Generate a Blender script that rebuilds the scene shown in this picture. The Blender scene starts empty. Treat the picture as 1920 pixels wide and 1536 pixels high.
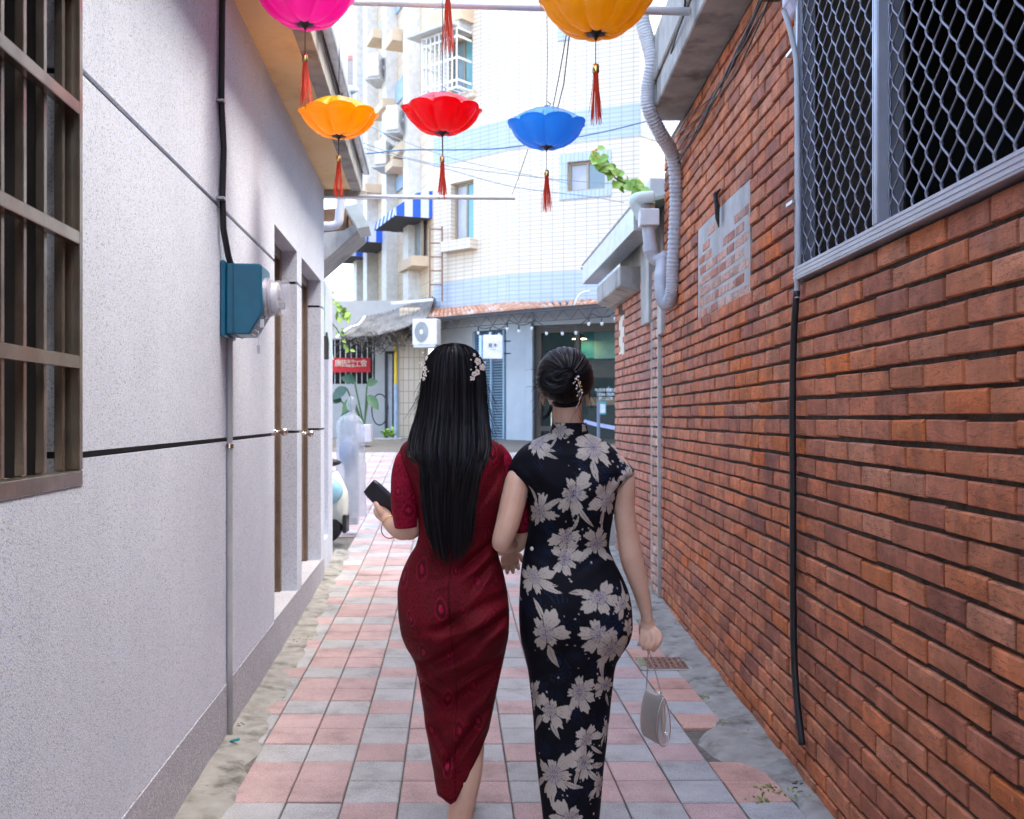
import bpy, bmesh, math, random
import numpy as np
from mathutils import Vector, Matrix
random.seed(7); np.random.seed(7)
R_ = math.radians
scene = bpy.context.scene
COL = scene.collection

# ------------------------------------------------------------------ camera
F, H, CU, CV = 1870.0, 1.38, 960.0, 782.0          # focal length in photo pixels, eye height, vanishing point
cam_d = bpy.data.cameras.new("camera"); cam = bpy.data.objects.new("camera", cam_d); COL.objects.link(cam)
cam.location = (0, 0, H); cam.rotation_euler = (R_(90), 0, 0)
cam_d.sensor_fit = 'HORIZONTAL'; cam_d.sensor_width = 36.0; cam_d.lens = 36.0*F/1920.0
cam_d.shift_y = 14.0/1920.0; cam_d.clip_start = 0.05; cam_d.clip_end = 1500
cam_d.dof.use_dof = True; cam_d.dof.focus_distance = 3.3; cam_d.dof.aperture_fstop = 6.3
scene.camera = cam

# ------------------------------------------------------------------ light
SUN_EL, SUN_AZ = 62.0, 100.0      # azimuth the light comes FROM, degrees clockwise from +Y (the alley's far end)
w = bpy.data.worlds.new("World"); scene.world = w; w.use_nodes = True
nt = w.node_tree; nt.nodes.clear()
sky = nt.nodes.new('ShaderNodeTexSky'); sky.sky_type = 'NISHITA'; sky.sun_disc = False
sky.sun_elevation = R_(SUN_EL); sky.sun_rotation = R_(SUN_AZ); sky.air_density = 1.0; sky.dust_density = 3.0; sky.ozone_density = 1.0
bg = nt.nodes.new('ShaderNodeBackground'); bg.inputs[1].default_value = 0.15
wo = nt.nodes.new('ShaderNodeOutputWorld')
nt.links.new(sky.outputs[0], bg.inputs[0]); nt.links.new(bg.outputs[0], wo.inputs[0])
sd = bpy.data.lights.new("sun", 'SUN'); sun = bpy.data.objects.new("sun", sd); COL.objects.link(sun)
sd.energy = 0.8; sd.angle = R_(24); sd.color = (1.0, 0.95, 0.88)
_a, _e = R_(SUN_AZ), R_(SUN_EL)
sun_dir = Vector((math.sin(_a)*math.cos(_e), math.cos(_a)*math.cos(_e), math.sin(_e)))
sun.rotation_euler = sun_dir.to_track_quat('Z', 'Y').to_euler(); sun.location = sun_dir*40
scene.view_settings.view_transform = 'Standard'; scene.view_settings.look = 'None'
scene.view_settings.exposure = 3.02; scene.view_settings.gamma = 1.0
scene.view_settings.use_white_balance = True; scene.view_settings.white_balance_temperature = 6750; scene.view_settings.white_balance_tint = 10
scene.cycles.use_denoising = True
scene.cycles.max_bounces = 8; scene.cycles.diffuse_bounces = 5; scene.cycles.transparent_max_bounces = 12

# ------------------------------------------------------------------ helpers
def at(u, v, Y):
    return Vector(((u-CU)/F*Y, Y, H+(CV-v)/F*Y))
def lerp(a, b, t): return a+(b-a)*t
def interp(x, tab):
    xs = [t[0] for t in tab]; return float(np.interp(x, xs, [t[1] for t in tab]))
def pchip(x, xs, ys):
    xs = np.asarray(xs, float); ys = np.asarray(ys, float); x = np.asarray(x, float)
    h = np.diff(xs); d = np.diff(ys)/h; m = np.zeros_like(ys)
    m[0], m[-1] = d[0], d[-1]
    for i in range(1, len(xs)-1):
        if d[i-1]*d[i] > 0:
            w1, w2 = 2*h[i]+h[i-1], h[i]+2*h[i-1]; m[i] = (w1+w2)/(w1/d[i-1]+w2/d[i])
    i = np.clip(np.searchsorted(xs, x)-1, 0, len(xs)-2); t = np.clip((x-xs[i])/h[i], 0, 1)
    return ((2*t**3-3*t**2+1)*ys[i]+(t**3-2*t**2+t)*h[i]*m[i]+(-2*t**3+3*t**2)*ys[i+1]+(t**3-t**2)*h[i]*m[i+1])

def gz(y):                                          # the alley rises gently towards the street
    if y < 5: return 0.0
    if y < 18: return 0.00905*(y-5)**1.745
    return min(0.00905*13**1.745+(y-18)*0.075, 0.945)

class Frame:
    """a wall's own axes: n out of the wall, s along it, z up"""
    def __init__(s, ox, oy, N, S): s.o = Vector((ox, oy, 0)); s.N = Vector((N[0], N[1], 0)).normalized(); s.S = Vector((S[0], S[1], 0)).normalized()
    def __call__(s, n, t, z): return s.o+s.N*n+s.S*t+Vector((0, 0, z))
WORLD = Frame(0, 0, (1, 0), (0, 1))

def wmat(o):
    m = o.matrix_basis.copy()
    while o.parent: o = o.parent; m = o.matrix_basis @ m
    return m

class MB:
    def __init__(s): s.v = []; s.f = []
    def add(s, vs, fs):
        b = len(s.v); s.v += [Vector(p) for p in vs]; s.f += [tuple(b+i for i in f) for f in fs]; return s
    def box(s, p0, p1, fr=WORLD):
        x0, y0, z0 = [min(a, b) for a, b in zip(p0, p1)]; x1, y1, z1 = [max(a, b) for a, b in zip(p0, p1)]
        vs = [fr(x, y, z) for z in (z0, z1) for x, y in ((x0, y0), (x1, y0), (x1, y1), (x0, y1))]
        fs = [(3, 2, 1, 0), (4, 5, 6, 7), (0, 1, 5, 4), (1, 2, 6, 5), (2, 3, 7, 6), (3, 0, 4, 7)]
        if fr.N.cross(fr.S).z < 0: fs = [f[::-1] for f in fs]
        return s.add(vs, fs)
    def obox(s, c, size, rot=None):
        m = rot.to_matrix() if rot is not None and hasattr(rot, 'to_matrix') else (rot or Matrix.Identity(3))
        hx, hy, hz = [q/2 for q in size]; c = Vector(c)
        vs = [c+m @ Vector((x*hx, y*hy, z*hz)) for z in (-1, 1) for x, y in ((-1, -1), (1, -1), (1, 1), (-1, 1))]
        return s.add(vs, [(3, 2, 1, 0), (4, 5, 6, 7), (0, 1, 5, 4), (1, 2, 6, 5), (2, 3, 7, 6), (3, 0, 4, 7)])
    def bar(s, a, b, w_, h_=None):
        a, b = Vector(a), Vector(b); d = b-a; L = d.length; h_ = h_ or w_
        q = d.to_track_quat('Z', 'Y'); return s.obox((a+b)/2, (w_, h_, L), q)
    def prism(s, poly, d):
        """poly: list of 3d points, d: extrusion vector"""
        n = len(poly); d = Vector(d); vs = [Vector(p) for p in poly]+[Vector(p)+d for p in poly]
        fs = [tuple(range(n))[::-1], tuple(range(n, 2*n))]+[(i, (i+1) % n, n+(i+1) % n, n+i) for i in range(n)]
        return s.add(vs, fs)
    def tube(s, pts, r, n=8, cap=True, flat=None):
        pts = [Vector(p) for p in pts]; m = len(pts); rs = r if isinstance(r, (list, tuple, np.ndarray)) else [r]*m
        ts = [(pts[min(i+1, m-1)]-pts[max(i-1, 0)]).normalized() for i in range(m)]
        ref = Vector((0, 0, 1)) if abs(ts[0].z) < .9 else Vector((0, 1, 0))
        x = ts[0].cross(ref).normalized(); vs = []
        for i in range(m):
            x = (x-ts[i]*x.dot(ts[i])).normalized(); y = ts[i].cross(x)
            for k in range(n):
                a = 2*math.pi*k/n; ry = rs[i]*(flat if flat else 1)
                vs.append(pts[i]+x*(rs[i]*math.cos(a))+y*(ry*math.sin(a)))
        fs = [(i*n+k, i*n+(k+1) % n, (i+1)*n+(k+1) % n, (i+1)*n+k) for i in range(m-1) for k in range(n)]
        if cap: fs += [tuple(range(n))[::-1], tuple((m-1)*n+k for k in range(n))]
        return s.add(vs, fs)
    def lathe(s, prof, c, axis=(0, 0, 1), n=24, cap=True):
        """prof: (r, h) along axis"""
        ax = Vector(axis).normalized(); c = Vector(c); ref = Vector((0, 0, 1)) if abs(ax.z) < .9 else Vector((1, 0, 0))
        x = ax.cross(ref).normalized(); y = ax.cross(x); m = len(prof)
        vs = [c+ax*h+x*(r*math.cos(2*math.pi*k/n))+y*(r*math.sin(2*math.pi*k/n)) for r, h in prof for k in range(n)]
        fs = [(i*n+k, i*n+(k+1) % n, (i+1)*n+(k+1) % n, (i+1)*n+k) for i in range(m-1) for k in range(n)]
        if cap: fs += [tuple(range(n))[::-1], tuple((m-1)*n+k for k in range(n))]
        return s.add(vs, fs)
    def ball(s, c, r, n=10, m=7, sc=(1, 1, 1)):
        c = Vector(c); vs = [c+Vector((0, 0, -r*sc[2]))]
        for i in range(1, m):
            t = math.pi*i/m
            vs += [c+Vector((r*sc[0]*math.sin(t)*math.cos(2*math.pi*k/n), r*sc[1]*math.sin(t)*math.sin(2*math.pi*k/n), -r*sc[2]*math.cos(t))) for k in range(n)]
        vs.append(c+Vector((0, 0, r*sc[2]))); L = len(vs)-1
        fs = [(0, 1+(k+1) % n, 1+k) for k in range(n)]+[(L, L-n+k, L-n+(k+1) % n) for k in range(n)]
        fs += [(1+(i*n)+k, 1+(i*n)+(k+1) % n, 1+(i+1)*n+(k+1) % n, 1+(i+1)*n+k) for i in range(m-2) for k in range(n)]
        return s.add(vs, fs)
    def build(s, name, mat, parent=None, smooth=False, bevel=0, loc=None, seg=1, raw=False):
        me = bpy.data.meshes.new(name)
        if parent is not None and not raw: inv = wmat(parent).inverted()
        elif loc is not None: inv = Matrix.Translation(-Vector(loc))
        else: inv = Matrix.Identity(4)
        me.from_pydata([tuple(inv @ p) for p in s.v], [], s.f)
        bm = bmesh.new(); bm.from_mesh(me); bmesh.ops.recalc_face_normals(bm, faces=bm.faces); bm.to_mesh(me); bm.free()
        o = bpy.data.objects.new(name, me); COL.objects.link(o); me.materials.append(mat)
        if parent is not None: o.parent = parent
        elif loc is not None: o.location = loc
        if smooth: me.polygons.foreach_set('use_smooth', [True]*len(me.polygons))
        if bevel:
            b = o.modifiers.new('bevel', 'BEVEL'); b.width = bevel; b.segments = seg; b.limit_method = 'ANGLE'; b.angle_limit = R_(40)
        return o

def thing(name, label, cat, loc=(0, 0, 0), rz=0, group=None):
    o = bpy.data.objects.new(name, None); COL.objects.link(o); o.empty_display_size = .1
    o.location = loc; o.rotation_euler = (0, 0, rz); o['label'] = label; o['category'] = cat
    if group: o['group'] = group
    return o
def tag(o, label=None, cat=None, group=None, kind=None):
    if label: o['label'] = label
    if cat: o['category'] = cat
    if group: o['group'] = group
    if kind: o['kind'] = kind
    return o
def copy_tree(o, parent=None):
    c = o.copy(); COL.objects.link(c); c.parent = parent
    for ch in list(o.children): copy_tree(ch, c)
    return c

# ------------------------------------------------------------------ materials
def newmat(name):
    m = bpy.data.materials.new(name); m.use_nodes = True
    n = m.node_tree.nodes; return m, m.node_tree, n['Principled BSDF']
def N(nt_, t, **k):
    n = nt_.nodes.new(t)
    for a, b in k.items():
        if a.startswith('i_'): n.inputs[int(a[2:])].default_value = b
        else: setattr(n, a, b)
    return n
def ramp(nt_, fac, stops):
    r = nt_.nodes.new('ShaderNodeValToRGB'); e = r.color_ramp.elements
    while len(e) < len(stops): e.new(.5)
    for q, (p, c) in zip(e, stops): q.position = p; q.color = (*c, 1) if len(c) == 3 else c
    nt_.links.new(fac, r.inputs[0]); return r.outputs[0]
def mixc(nt_, fac, a, b, mode='MIX'):
    m = nt_.nodes.new('ShaderNodeMix'); m.data_type = 'RGBA'; m.blend_type = mode
    for sock, val in ((m.inputs[0], fac), (m.inputs[6], a), (m.inputs[7], b)):
        if isinstance(val, (int, float)): sock.default_value = val
        elif isinstance(val, tuple): sock.default_value = (*val, 1) if len(val) == 3 else val
        else: nt_.links.new(val, sock)
    return m.outputs[2]
def math_(nt_, op, a, b=None, clamp=False):
    m = nt_.nodes.new('ShaderNodeMath'); m.operation = op; m.use_clamp = clamp
    for k, val in ((0, a), (1, b)):
        if val is None: continue
        if isinstance(val, (int, float)): m.inputs[k].default_value = val
        else: nt_.links.new(val, m.inputs[k])
    return m.outputs[0]
def pos_(nt_, scale=(1, 1, 1)):
    g = nt_.nodes.new('ShaderNodeNewGeometry')
    if scale == (1, 1, 1): return g.outputs['Position']
    mp = nt_.nodes.new('ShaderNodeMapping'); mp.inputs[3].default_value = scale; nt_.links.new(g.outputs['Position'], mp.inputs[0]); return mp.outputs[0]
def noise(nt_, vec, scale, detail=4, rough=.55, dist=0):
    n = nt_.nodes.new('ShaderNodeTexNoise'); n.inputs['Scale'].default_value = scale; n.inputs['Detail'].default_value = detail
    n.inputs['Roughness'].default_value = rough; n.inputs['Distortion'].default_value = dist; nt_.links.new(vec, n.inputs['Vector']); return n.outputs[0]
def bump(nt_, bsdf, hgt, strength=.3, dist=.005, nrm=None):
    b = nt_.nodes.new('ShaderNodeBump'); b.inputs['Strength'].default_value = strength; b.inputs['Distance'].default_value = dist
    nt_.links.new(hgt, b.inputs['Height'])
    if nrm: nt_.links.new(nrm, b.inputs['Normal'])
    nt_.links.new(b.outputs[0], bsdf.inputs['Normal']); return b.outputs[0]
def grain(name, c1, c2, scale=20, rough=.7, bmp=.2, bscale=120, metal=0, stain=None, stain_scale=1.5, stain_amt=.5, bdist=.003, spec=.5, stretch=(1, 1, 1)):
    m, t, b = newmat(name); p = pos_(t, stretch)
    c = ramp(t, noise(t, p, scale, 5), [(.32, c1), (.68, c2)])
    if stain:
        s = ramp(t, noise(t, pos_(t, (1, 1, .45)), stain_scale, 6, .62), [(.5, (0, 0, 0)), (.68, (stain_amt,)*3)])
        c = mixc(t, s, c, stain)
    t.links.new(c, b.inputs['Base Color']); b.inputs['Roughness'].default_value = rough; b.inputs['Metallic'].default_value = metal
    b.inputs['Specular IOR Level'].default_value = spec
    if bmp: bump(t, b, noise(t, p, bscale, 3), bmp, bdist)
    return m
def plain(name, c, rough=.5, metal=0, **k):
    c2 = tuple(min(1, q*1.12) for q in c); c1 = tuple(q*.9 for q in c)
    return grain(name, c1, c2, k.pop('scale', 9), rough, k.pop('bmp', .06), k.pop('bscale', 60), metal, **k)

def pebble(name, c1, c2, dark, warm=None):
    m, t, b = newmat(name); p = pos_(t)
    vo = N(t, 'ShaderNodeTexVoronoi'); vo.inputs['Scale'].default_value = 260; t.links.new(p, vo.inputs[0])
    big = ramp(t, noise(t, p, 2.2, 5, .6), [(.35, c1), (.65, c2)])
    sep = N(t, 'ShaderNodeSeparateColor'); t.links.new(vo.outputs['Color'], sep.inputs[0])
    sp = ramp(t, sep.outputs[0], [(.0, (1, 1, 1)), (.16, (.55, .55, .55)), (.2, (0, 0, 0)), (1, (0, 0, 0))])
    c = mixc(t, sp, big, dark)
    li = ramp(t, sep.outputs[1], [(.78, (0, 0, 0)), (.9, (.6, .6, .6))]); c = mixc(t, li, c, (.78, .77, .76))
    if warm:
        st = ramp(t, noise(t, pos_(t, (1, 1, .35)), 1.1, 5), [(.55, (0, 0, 0)), (.75, (.35,)*3)]); c = mixc(t, st, c, warm)
    t.links.new(c, b.inputs['Base Color']); b.inputs['Roughness'].default_value = .85
    bump(t, b, vo.outputs['Distance'], .4, .002); return m

def brickmat(name, cols, stain_w=.22):
    m, t, b = newmat(name); p = pos_(t)
    g = N(t, 'ShaderNodeNewGeometry'); oi = N(t, 'ShaderNodeObjectInfo')
    rnd = math_(t, 'FRACT', math_(t, 'ADD', math_(t, 'MULTIPLY', g.outputs['Random Per Island'], 7.31), oi.outputs['Random']))
    k = len(cols); c = ramp(t, rnd, [(i/(k-1), q) for i, q in enumerate(cols)])
    patch = ramp(t, noise(t, p, 9, 6, .65), [(.42, (.72, .72, .72)), (.62, (1.12, 1.06, 1.02))]); c = mixc(t, 1.0, c, patch, 'MULTIPLY')
    # long streaks of lime bloom and rows of dark chips
    st = ramp(t, noise(t, pos_(t, (1, 1, .18)), 26, 5, .7), [(.56, (0, 0, 0)), (.74, (stain_w,)*3)]); c = mixc(t, st, c, (.58, .46, .42))
    dk = ramp(t, noise(t, pos_(t, (1, .5, 1.6)), 55, 5, .75), [(.62, (0, 0, 0)), (.74, (.75,)*3)]); c = mixc(t, dk, c, (.06, .035, .028))
    soot = ramp(t, noise(t, p, 3.1, 6, .7), [(.36, (.50, .47, .46)), (.56, (1, 1, 1))]); c = mixc(t, .6, c, soot, 'MULTIPLY')
    ck = ramp(t, noise(t, pos_(t, (1, .45, 2.6)), 17, 6, .6, .6), [(.484, (0, 0, 0)), (.5, (.85,)*3), (.516, (0, 0, 0))]); c = mixc(t, ck, c, (.07, .035, .025))
    lm = ramp(t, noise(t, p, 38, 4, .7), [(.68, (0, 0, 0)), (.76, (.5,)*3)]); c = mixc(t, lm, c, (.62, .56, .52))
    zone = ramp(t, noise(t, p, 1.3, 3), [(.48, (0, 0, 0)), (.66, (.32,)*3)]); c = mixc(t, zone, c, (.60, .20, .09))
    t.links.new(c, b.inputs['Base Color']); b.inputs['Roughness'].default_value = .78; b.inputs['Specular IOR Level'].default_value = .3
    bump(t, b, noise(t, pos_(t, (1, .6, 1.4)), 90, 6, .65), .5, .004); return m

M_pebble = pebble('washed pebble render', (.535, .595, .71), (.605, .665, .78), (.29, .32, .38), (.56, .585, .63))
M_plinth = pebble('plinth render', (.34, .35, .41), (.40, .41, .47), (.17, .17, .2), (.33, .32, .31))
M_groove = plain('dark groove', (.035, .033, .036), .9)
M_soffit = grain('ochre soffit paint', (.86, .60, .28), (.92, .68, .36), 3, .75, .08, 40, stain=(.20, .12, .06), stain_scale=2.6, stain_amt=.25)
M_concrete = grain('weathered concrete', (.30, .29, .27), (.42, .405, .37), 7, .88, .5, 90, stain=(.07, .065, .055), stain_scale=3.2, stain_amt=.75)
M_concrete_lt = grain('pale concrete', (.44, .43, .40), (.54, .53, .50), 8, .88, .5, 110, stain=(.16, .15, .13), stain_scale=2.2, stain_amt=.55)
M_cement = grain('cement strip', (.25, .24, .21), (.36, .35, .315), 11, .9, .6, 60, stain=(.085, .08, .06), stain_scale=7, stain_amt=.85)
M_bronze = grain('brown steel', (.20, .15, .115), (.27, .205, .16), 14, .42, .1, 80, .55, stain=(.30, .22, .17), stain_scale=4)
M_grille = grain('stained stainless steel', (.24, .205, .17), (.40, .345, .29), 12, .26, .12, 70, .9, stain=(.38, .20, .14), stain_scale=6, stain_amt=.6)
M_chrome = plain('polished steel', (.72, .72, .73), .16, 1)
M_black = plain('black rubber', (.012, .012, .014), .45)
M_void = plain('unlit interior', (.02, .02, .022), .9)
M_brick = brickmat('red brick', [(.53, .17, .08), (.68, .225, .09), (.60, .205, .10), (.42, .15, .09), (.66, .25, .12), (.61, .26, .145), (.70, .22, .08), (.57, .21, .11), (.36, .13, .085), (.62, .23, .11)])
M_brick_o = brickmat('fresh orange brick', [(.66, .17, .035), (.72, .21, .05), (.62, .19, .06), (.70, .16, .03)], .1)
M_brick2 = brickmat('old soft brick', [(.50, .22, .15), (.55, .20, .12), (.46, .20, .15), (.58, .27, .19), (.50, .24, .18)], .5)
M_brick3 = brickmat('pale face brick', [(.66, .42, .33), (.72, .50, .40), (.60, .36, .27), (.76, .58, .47)], .6)
M_mortar = grain('dark mortar', (.035, .026, .02), (.085, .065, .048), 30, .95, .8, 90)
M_alu = grain('grey aluminium', (.42, .42, .47), (.52, .52, .57), 6, .38, .04, 60, .7)
M_mesh = plain('galvanised mesh', (.27, .265, .31), .42, .6)
M_pvc = grain('grey pvc', (.42, .43, .46), (.52, .53, .56), 8, .45, .05, 50, stain=(.30, .27, .24), stain_amt=.4)
M_pvc_lt = grain('pale pvc', (.60, .61, .62), (.70, .71, .72), 8, .42, .05, 50, stain=(.40, .36, .30), stain_amt=.4)
M_teal = plain('teal enamel', (.005, .105, .19), .35)
M_white = plain('white paint', (.74, .75, .76), .55)
M_galv = grain('galvanised sheet', (.50, .52, .54), (.66, .68, .70), 18, .32, .1, 40, .8, stain=(.30, .30, .28), stain_amt=.5)

def glassmat(name, tint=(.9, .95, 1), rough=.02, alpha=.25):
    m, t, b = newmat(name); b.inputs['Base Color'].default_value = (*tint, 1); b.inputs['Roughness'].default_value = rough
    b.inputs['Alpha'].default_value = alpha; b.inputs['IOR'].default_value = 1.5
    t.links.new(ramp(t, noise(t, pos_(t), 6, 3), [(.3, tuple(q*.92 for q in tint)), (.7, tint)]), b.inputs['Base Color']); return m
# ================================================================== ground
mb = MB(); ys = [-25, -8, -2]+[i*.5 for i in range(0, 50)]+[26, 40, 80, 200, 900]
xs = [-500, -60, -12, -4, -2, -1, 0, 1, 2, 4, 12, 60, 500]
for y in ys:
    for x in xs: mb.v.append(Vector((x, y, gz(y)-.014)))
nx = len(xs)
for j in range(len(ys)-1):
    for i in range(nx-1): mb.f.append((j*nx+i, j*nx+i+1, (j+1)*nx+i+1, (j+1)*nx+i))
M_ground = grain('sandy joint bed', (.10, .09, .075), (.18, .16, .135), 40, .95, .6, 150, stain=(.08, .09, .05), stain_scale=6)
tag(mb.build('ground', M_ground, smooth=True), kind='structure')

def pavermat(name, c1, c2, sp):
    m, t, b = newmat(name); p = pos_(t); oi = N(t, 'ShaderNodeObjectInfo'); g = N(t, 'ShaderNodeNewGeometry')
    rnd = math_(t, 'FRACT', math_(t, 'ADD', math_(t, 'MULTIPLY', g.outputs['Random Per Island'], 5.7), oi.outputs['Random']))
    c = ramp(t, rnd, [(0, c1), (.5, c2), (1, tuple(lerp(a, q, .3) for a, q in zip(c1, c2)))])
    pt = ramp(t, noise(t, p, 5, 5, .65), [(.28, (.58, .56, .52)), (.46, (.92, .91, .89)), (.7, (1.12, 1.11, 1.10))]); c = mixc(t, 1., c, pt, 'MULTIPLY')
    n2 = noise(t, p, 260, 2, .7); s1 = ramp(t, n2, [(.36, (.9,)*3), (.44, (0,)*3)]); c = mixc(t, s1, c, sp)
    s2 = ramp(t, n2, [(.6, (0,)*3), (.7, (.7,)*3)]); c = mixc(t, s2, c, (.70, .66, .64))
    t.links.new(c, b.inputs['Base Color']); b.inputs['Roughness'].default_value = .88; bump(t, b, n2, .45, .003); return m
M_pr = pavermat('pink paver', (.42, .295, .28), (.50, .355, .34), (.27, .185, .175))
M_pg = pavermat('grey paver', (.355, .36, .36), (.435, .44, .44), (.20, .20, .20))
M_po = pavermat('orange paver', (.52, .30, .24), (.58, .35, .28), (.28, .15, .11))
PW, PD, PX0, PY0, PSL = .2025, .2129, -1.013, 3.574, -.0588
def pav_xy(i, k): y = PY0+(i+.5)*PD; return PX0+(k+.5)*PW+PSL*(y-PY0), y
def pav_mb(ja=0):
    m = MB(); hw, hd, bv = PW/2-.003, PD/2-.003, .006; rr = random.Random(ja)
    def ring(ax, ay, z): return [Vector((x*ax+PSL*y*ay, y*ay, z+rr.uniform(-.0008, .0008))) for x, y in ((-1, -1), (1, -1), (1, 1), (-1, 1))]
    m.v = ring(hw, hd, -.045)+ring(hw, hd, -bv*.7)+ring(hw-bv*.5, hd-bv*.5, -.0012)+ring(hw-bv, hd-bv, 0)
    for L in range(3): m.f += [(L*4+q, L*4+(q+1) % 4, L*4+4+(q+1) % 4, L*4+4+q) for q in range(4)]
    m.f += [(12, 13, 14, 15)]; return m
paving = thing('paving', '', ''); 
for k_ in ('label', 'category'): del paving[k_]
paving['kind'] = 'structure'
PAT = 'AABAABAABA'
def pav_col(i, k):
    a = PAT[k % 10] if 0 <= k < 10 else 'AAB'[(k) % 3]; j = i % 3
    red = (j != 2) if a == 'A' else (j == 2)
    return red
protos = {}
for cname, mt in (('r', M_pr), ('g', M_pg), ('o', M_po)):
    for q in range(3):
        o = pav_mb(q).build('paver', mt, paving, raw=True); protos[cname, q] = [o, False]
rr = random.Random(3)
for i in range(-1, 27):
    for k in range(-1, 10):
        if k < 0 and i < 3: continue
        if k == 9 and i in (2, 3): continue
        x, y = pav_xy(i, k)
        cn = 'r' if pav_col(i, k) else 'g'
        if k == 9 and cn == 'r' and rr.random() < .8: cn = 'o'
        pr = protos[cn, rr.randrange(3)]
        if not pr[1]: o = pr[0]; pr[1] = True
        else: o = pr[0].copy(); COL.objects.link(o)
        o.location = (x, y, gz(y)+rr.uniform(-.0022, .0022))
        sl = math.atan((gz(y+.1)-gz(y-.1))/.2); o.rotation_euler = (sl+rr.uniform(-.006, .006), rr.uniform(-.006, .006), rr.uniform(-.006, .006))
for cn in (True, False):
    m = MB(); base = pav_mb(0)
    rng = [(i, k) for i in list(range(-14, -1)) for k in range(10)]+[(i, k) for i in range(27, 76) for k in range(-26 if i > 30 else -1, 24 if i > 36 else 10)]
    for i, k in rng:
        if pav_col(i, k) != cn: continue
        x, y = pav_xy(i, k)
        if y > 17.6: continue
        sl = (gz(y+.1)-gz(y-.1))/.2; dz = rr.uniform(-.002, .002)
        m.add([Vector((p.x+x, p.y+y, p.z+gz(y)+sl*p.y+dz)) for p in base.v], base.f)
    tag(m.build('paver', M_pr if cn else M_pg, paving, raw=True), kind='stuff')

# cement strips at the foot of both walls, uneven on the paving side
LA = math.atan(.0793)
FL = Frame(-.890, 0, (math.cos(LA), math.sin(LA)), (-math.sin(LA), math.cos(LA)))
FR = Frame(1.10, 0, (-1, 0), (0, 1))
def strip(name, y0, y1, fa, fb, dz, n=160, m=7):
    mb = MB(); r2 = random.Random(5)
    for j in range(n+1):
        y = lerp(y0, y1, j/n); a, b = fa(y), fb(y)+.018*math.sin(y*9.1)+.012*math.sin(y*23+1)+r2.uniform(-.006, .006)
        for i in range(m+1):
            t = i/m; e = -.016 if i == m else 0
            mb.v.append(Vector((lerp(a, b, t), y, gz(y)+dz*(1-t)+.003+e+.006*math.sin(y*5+t*4)*math.sin(y*13.3-t*2)+r2.uniform(-.0015, .0015))))
    mb.f = [(j*(m+1)+i, j*(m+1)+i+1, (j+1)*(m+1)+i+1, (j+1)*(m+1)+i) for j in range(n) for i in range(m)]
    return tag(mb.build(name, M_cement, smooth=True), kind='structure')
pedge_l = lambda y: PX0+PSL*(y-PY0)
pedge_r = lambda y: PX0+10*PW+PSL*(y-PY0)
strip('gutter_strip', -2, 9.4, lambda y: -.92-.0793*y, lambda y: max(pedge_l(y)-PW, min(pedge_l(y)+.012, -.89-.0793*y+lerp(.175, .13, min(1, max(0, (y-3.4)/5))))), .012)
strip('gutter_strip', -2, 9.6, lambda y: 1.13 if y < 7.2 else 1.13-.055*(y-7.2), lambda y: pedge_r(y)-.012-(.17*math.exp(-((y-4.22)/.24)**4)), .012)
drain = thing('drain_cover', 'square rusty iron drain grate set in the cement strip below the brick wall', 'drain', (.80, 5.55, gz(5.55)))
mb = MB(); mb.box((.70, 5.42, gz(5.5)-.01), (.99, 5.70, gz(5.5)+.004)); mb.build('frame', M_concrete, drain, bevel=.003)
M_rust = grain('rusty iron', (.20, .11, .075), (.33, .19, .14), 30, .8, .4, 90, .2)
m2 = MB(); m2.box((.745, 5.44, gz(5.5)+.0045), (.965, 5.68, gz(5.5)+.0085)); m2.build('plate', M_rust, drain)
for a in range(7):
    for s_ in (1, -1):
        m2 = MB(); c = Vector((.76+a*.0317, 5.56, gz(5.5)+.0105))
        for b_ in range(7): m2.obox(c+Vector((0, (b_-3)*.033, 0)), (.021, .006, .0045), Matrix.Rotation(R_(40*s_*(1 if (a+b_) % 2 else -1)), 3, 'Z'))
        if s_ == 1: m2.build('grate_rib', M_rust, drain)

# ================================================================== left house
LS = 1.0031
house = thing('rendered_house', 'single storey house of pale grey washed pebble render with brown doors', 'house', (-.890, 0, 0), LA)
W0, W1, D1A, D1B, D2A, D2B, LEND = .75*LS, 2.53*LS, 5.60*LS, 6.53*LS, 6.76*LS, 7.92*LS, 8.15*LS
G1, G2, GH = 1.283, 2.258, .009
opens = [(W0, W1, 1.225, 2.75), (D1A, D1B, .235, 2.463), (D2A, D2B, .235, 2.463)]
def cells(mb, fr, n0, n1, ss, zs, ops, grow=0):
    S = sorted(set(ss+[q for o in ops for q in (o[0]-grow, o[1]+grow)])); Z = sorted(set(zs+[q for o in ops for q in (o[2]-grow, o[3]+grow)]))
    S = [q for q in S if ss[0] <= q <= ss[-1]]; Z = [q for q in Z if zs[0] <= q <= zs[-1]]
    for a, b in zip(S, S[1:]):
        z0 = None
        for c, d in list(zip(Z, Z[1:]))+[(None, None)]:
            solid = c is not None and not any(o[0]-grow-1e-6 < (a+b)/2 < o[1]+grow+1e-6 and o[2]-grow < (c+d)/2 < o[3]+grow for o in ops)
            if solid and z0 is None: z0 = c
            if not solid and z0 is not None: mb.box((n0, a, z0), (n1, b, zc), fr); z0 = None
            zc = d
core = MB(); cells(core, FL, -.26, -.014, [-6, LEND-.02], [.1, 3.3], opens, .014)
core.build('wall', M_groove, house)
for z0, z1, runs in ((.237, G1-GH, [(-6, D1A), (D1B, D2A), (D2B, LEND)]), (G1+GH, G2-GH, [(-6, W0), (W1, D1A), (D1B, D2A), (D2B, LEND)]), (G2+GH, 3.30, [(-6, LEND)])):
    for s0, s1 in runs:
        mb = MB(); cells(mb, FL, -.10, 0, [s0, s1], [z0, z1], opens); mb.build('wall_panel', M_pebble, house)
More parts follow.
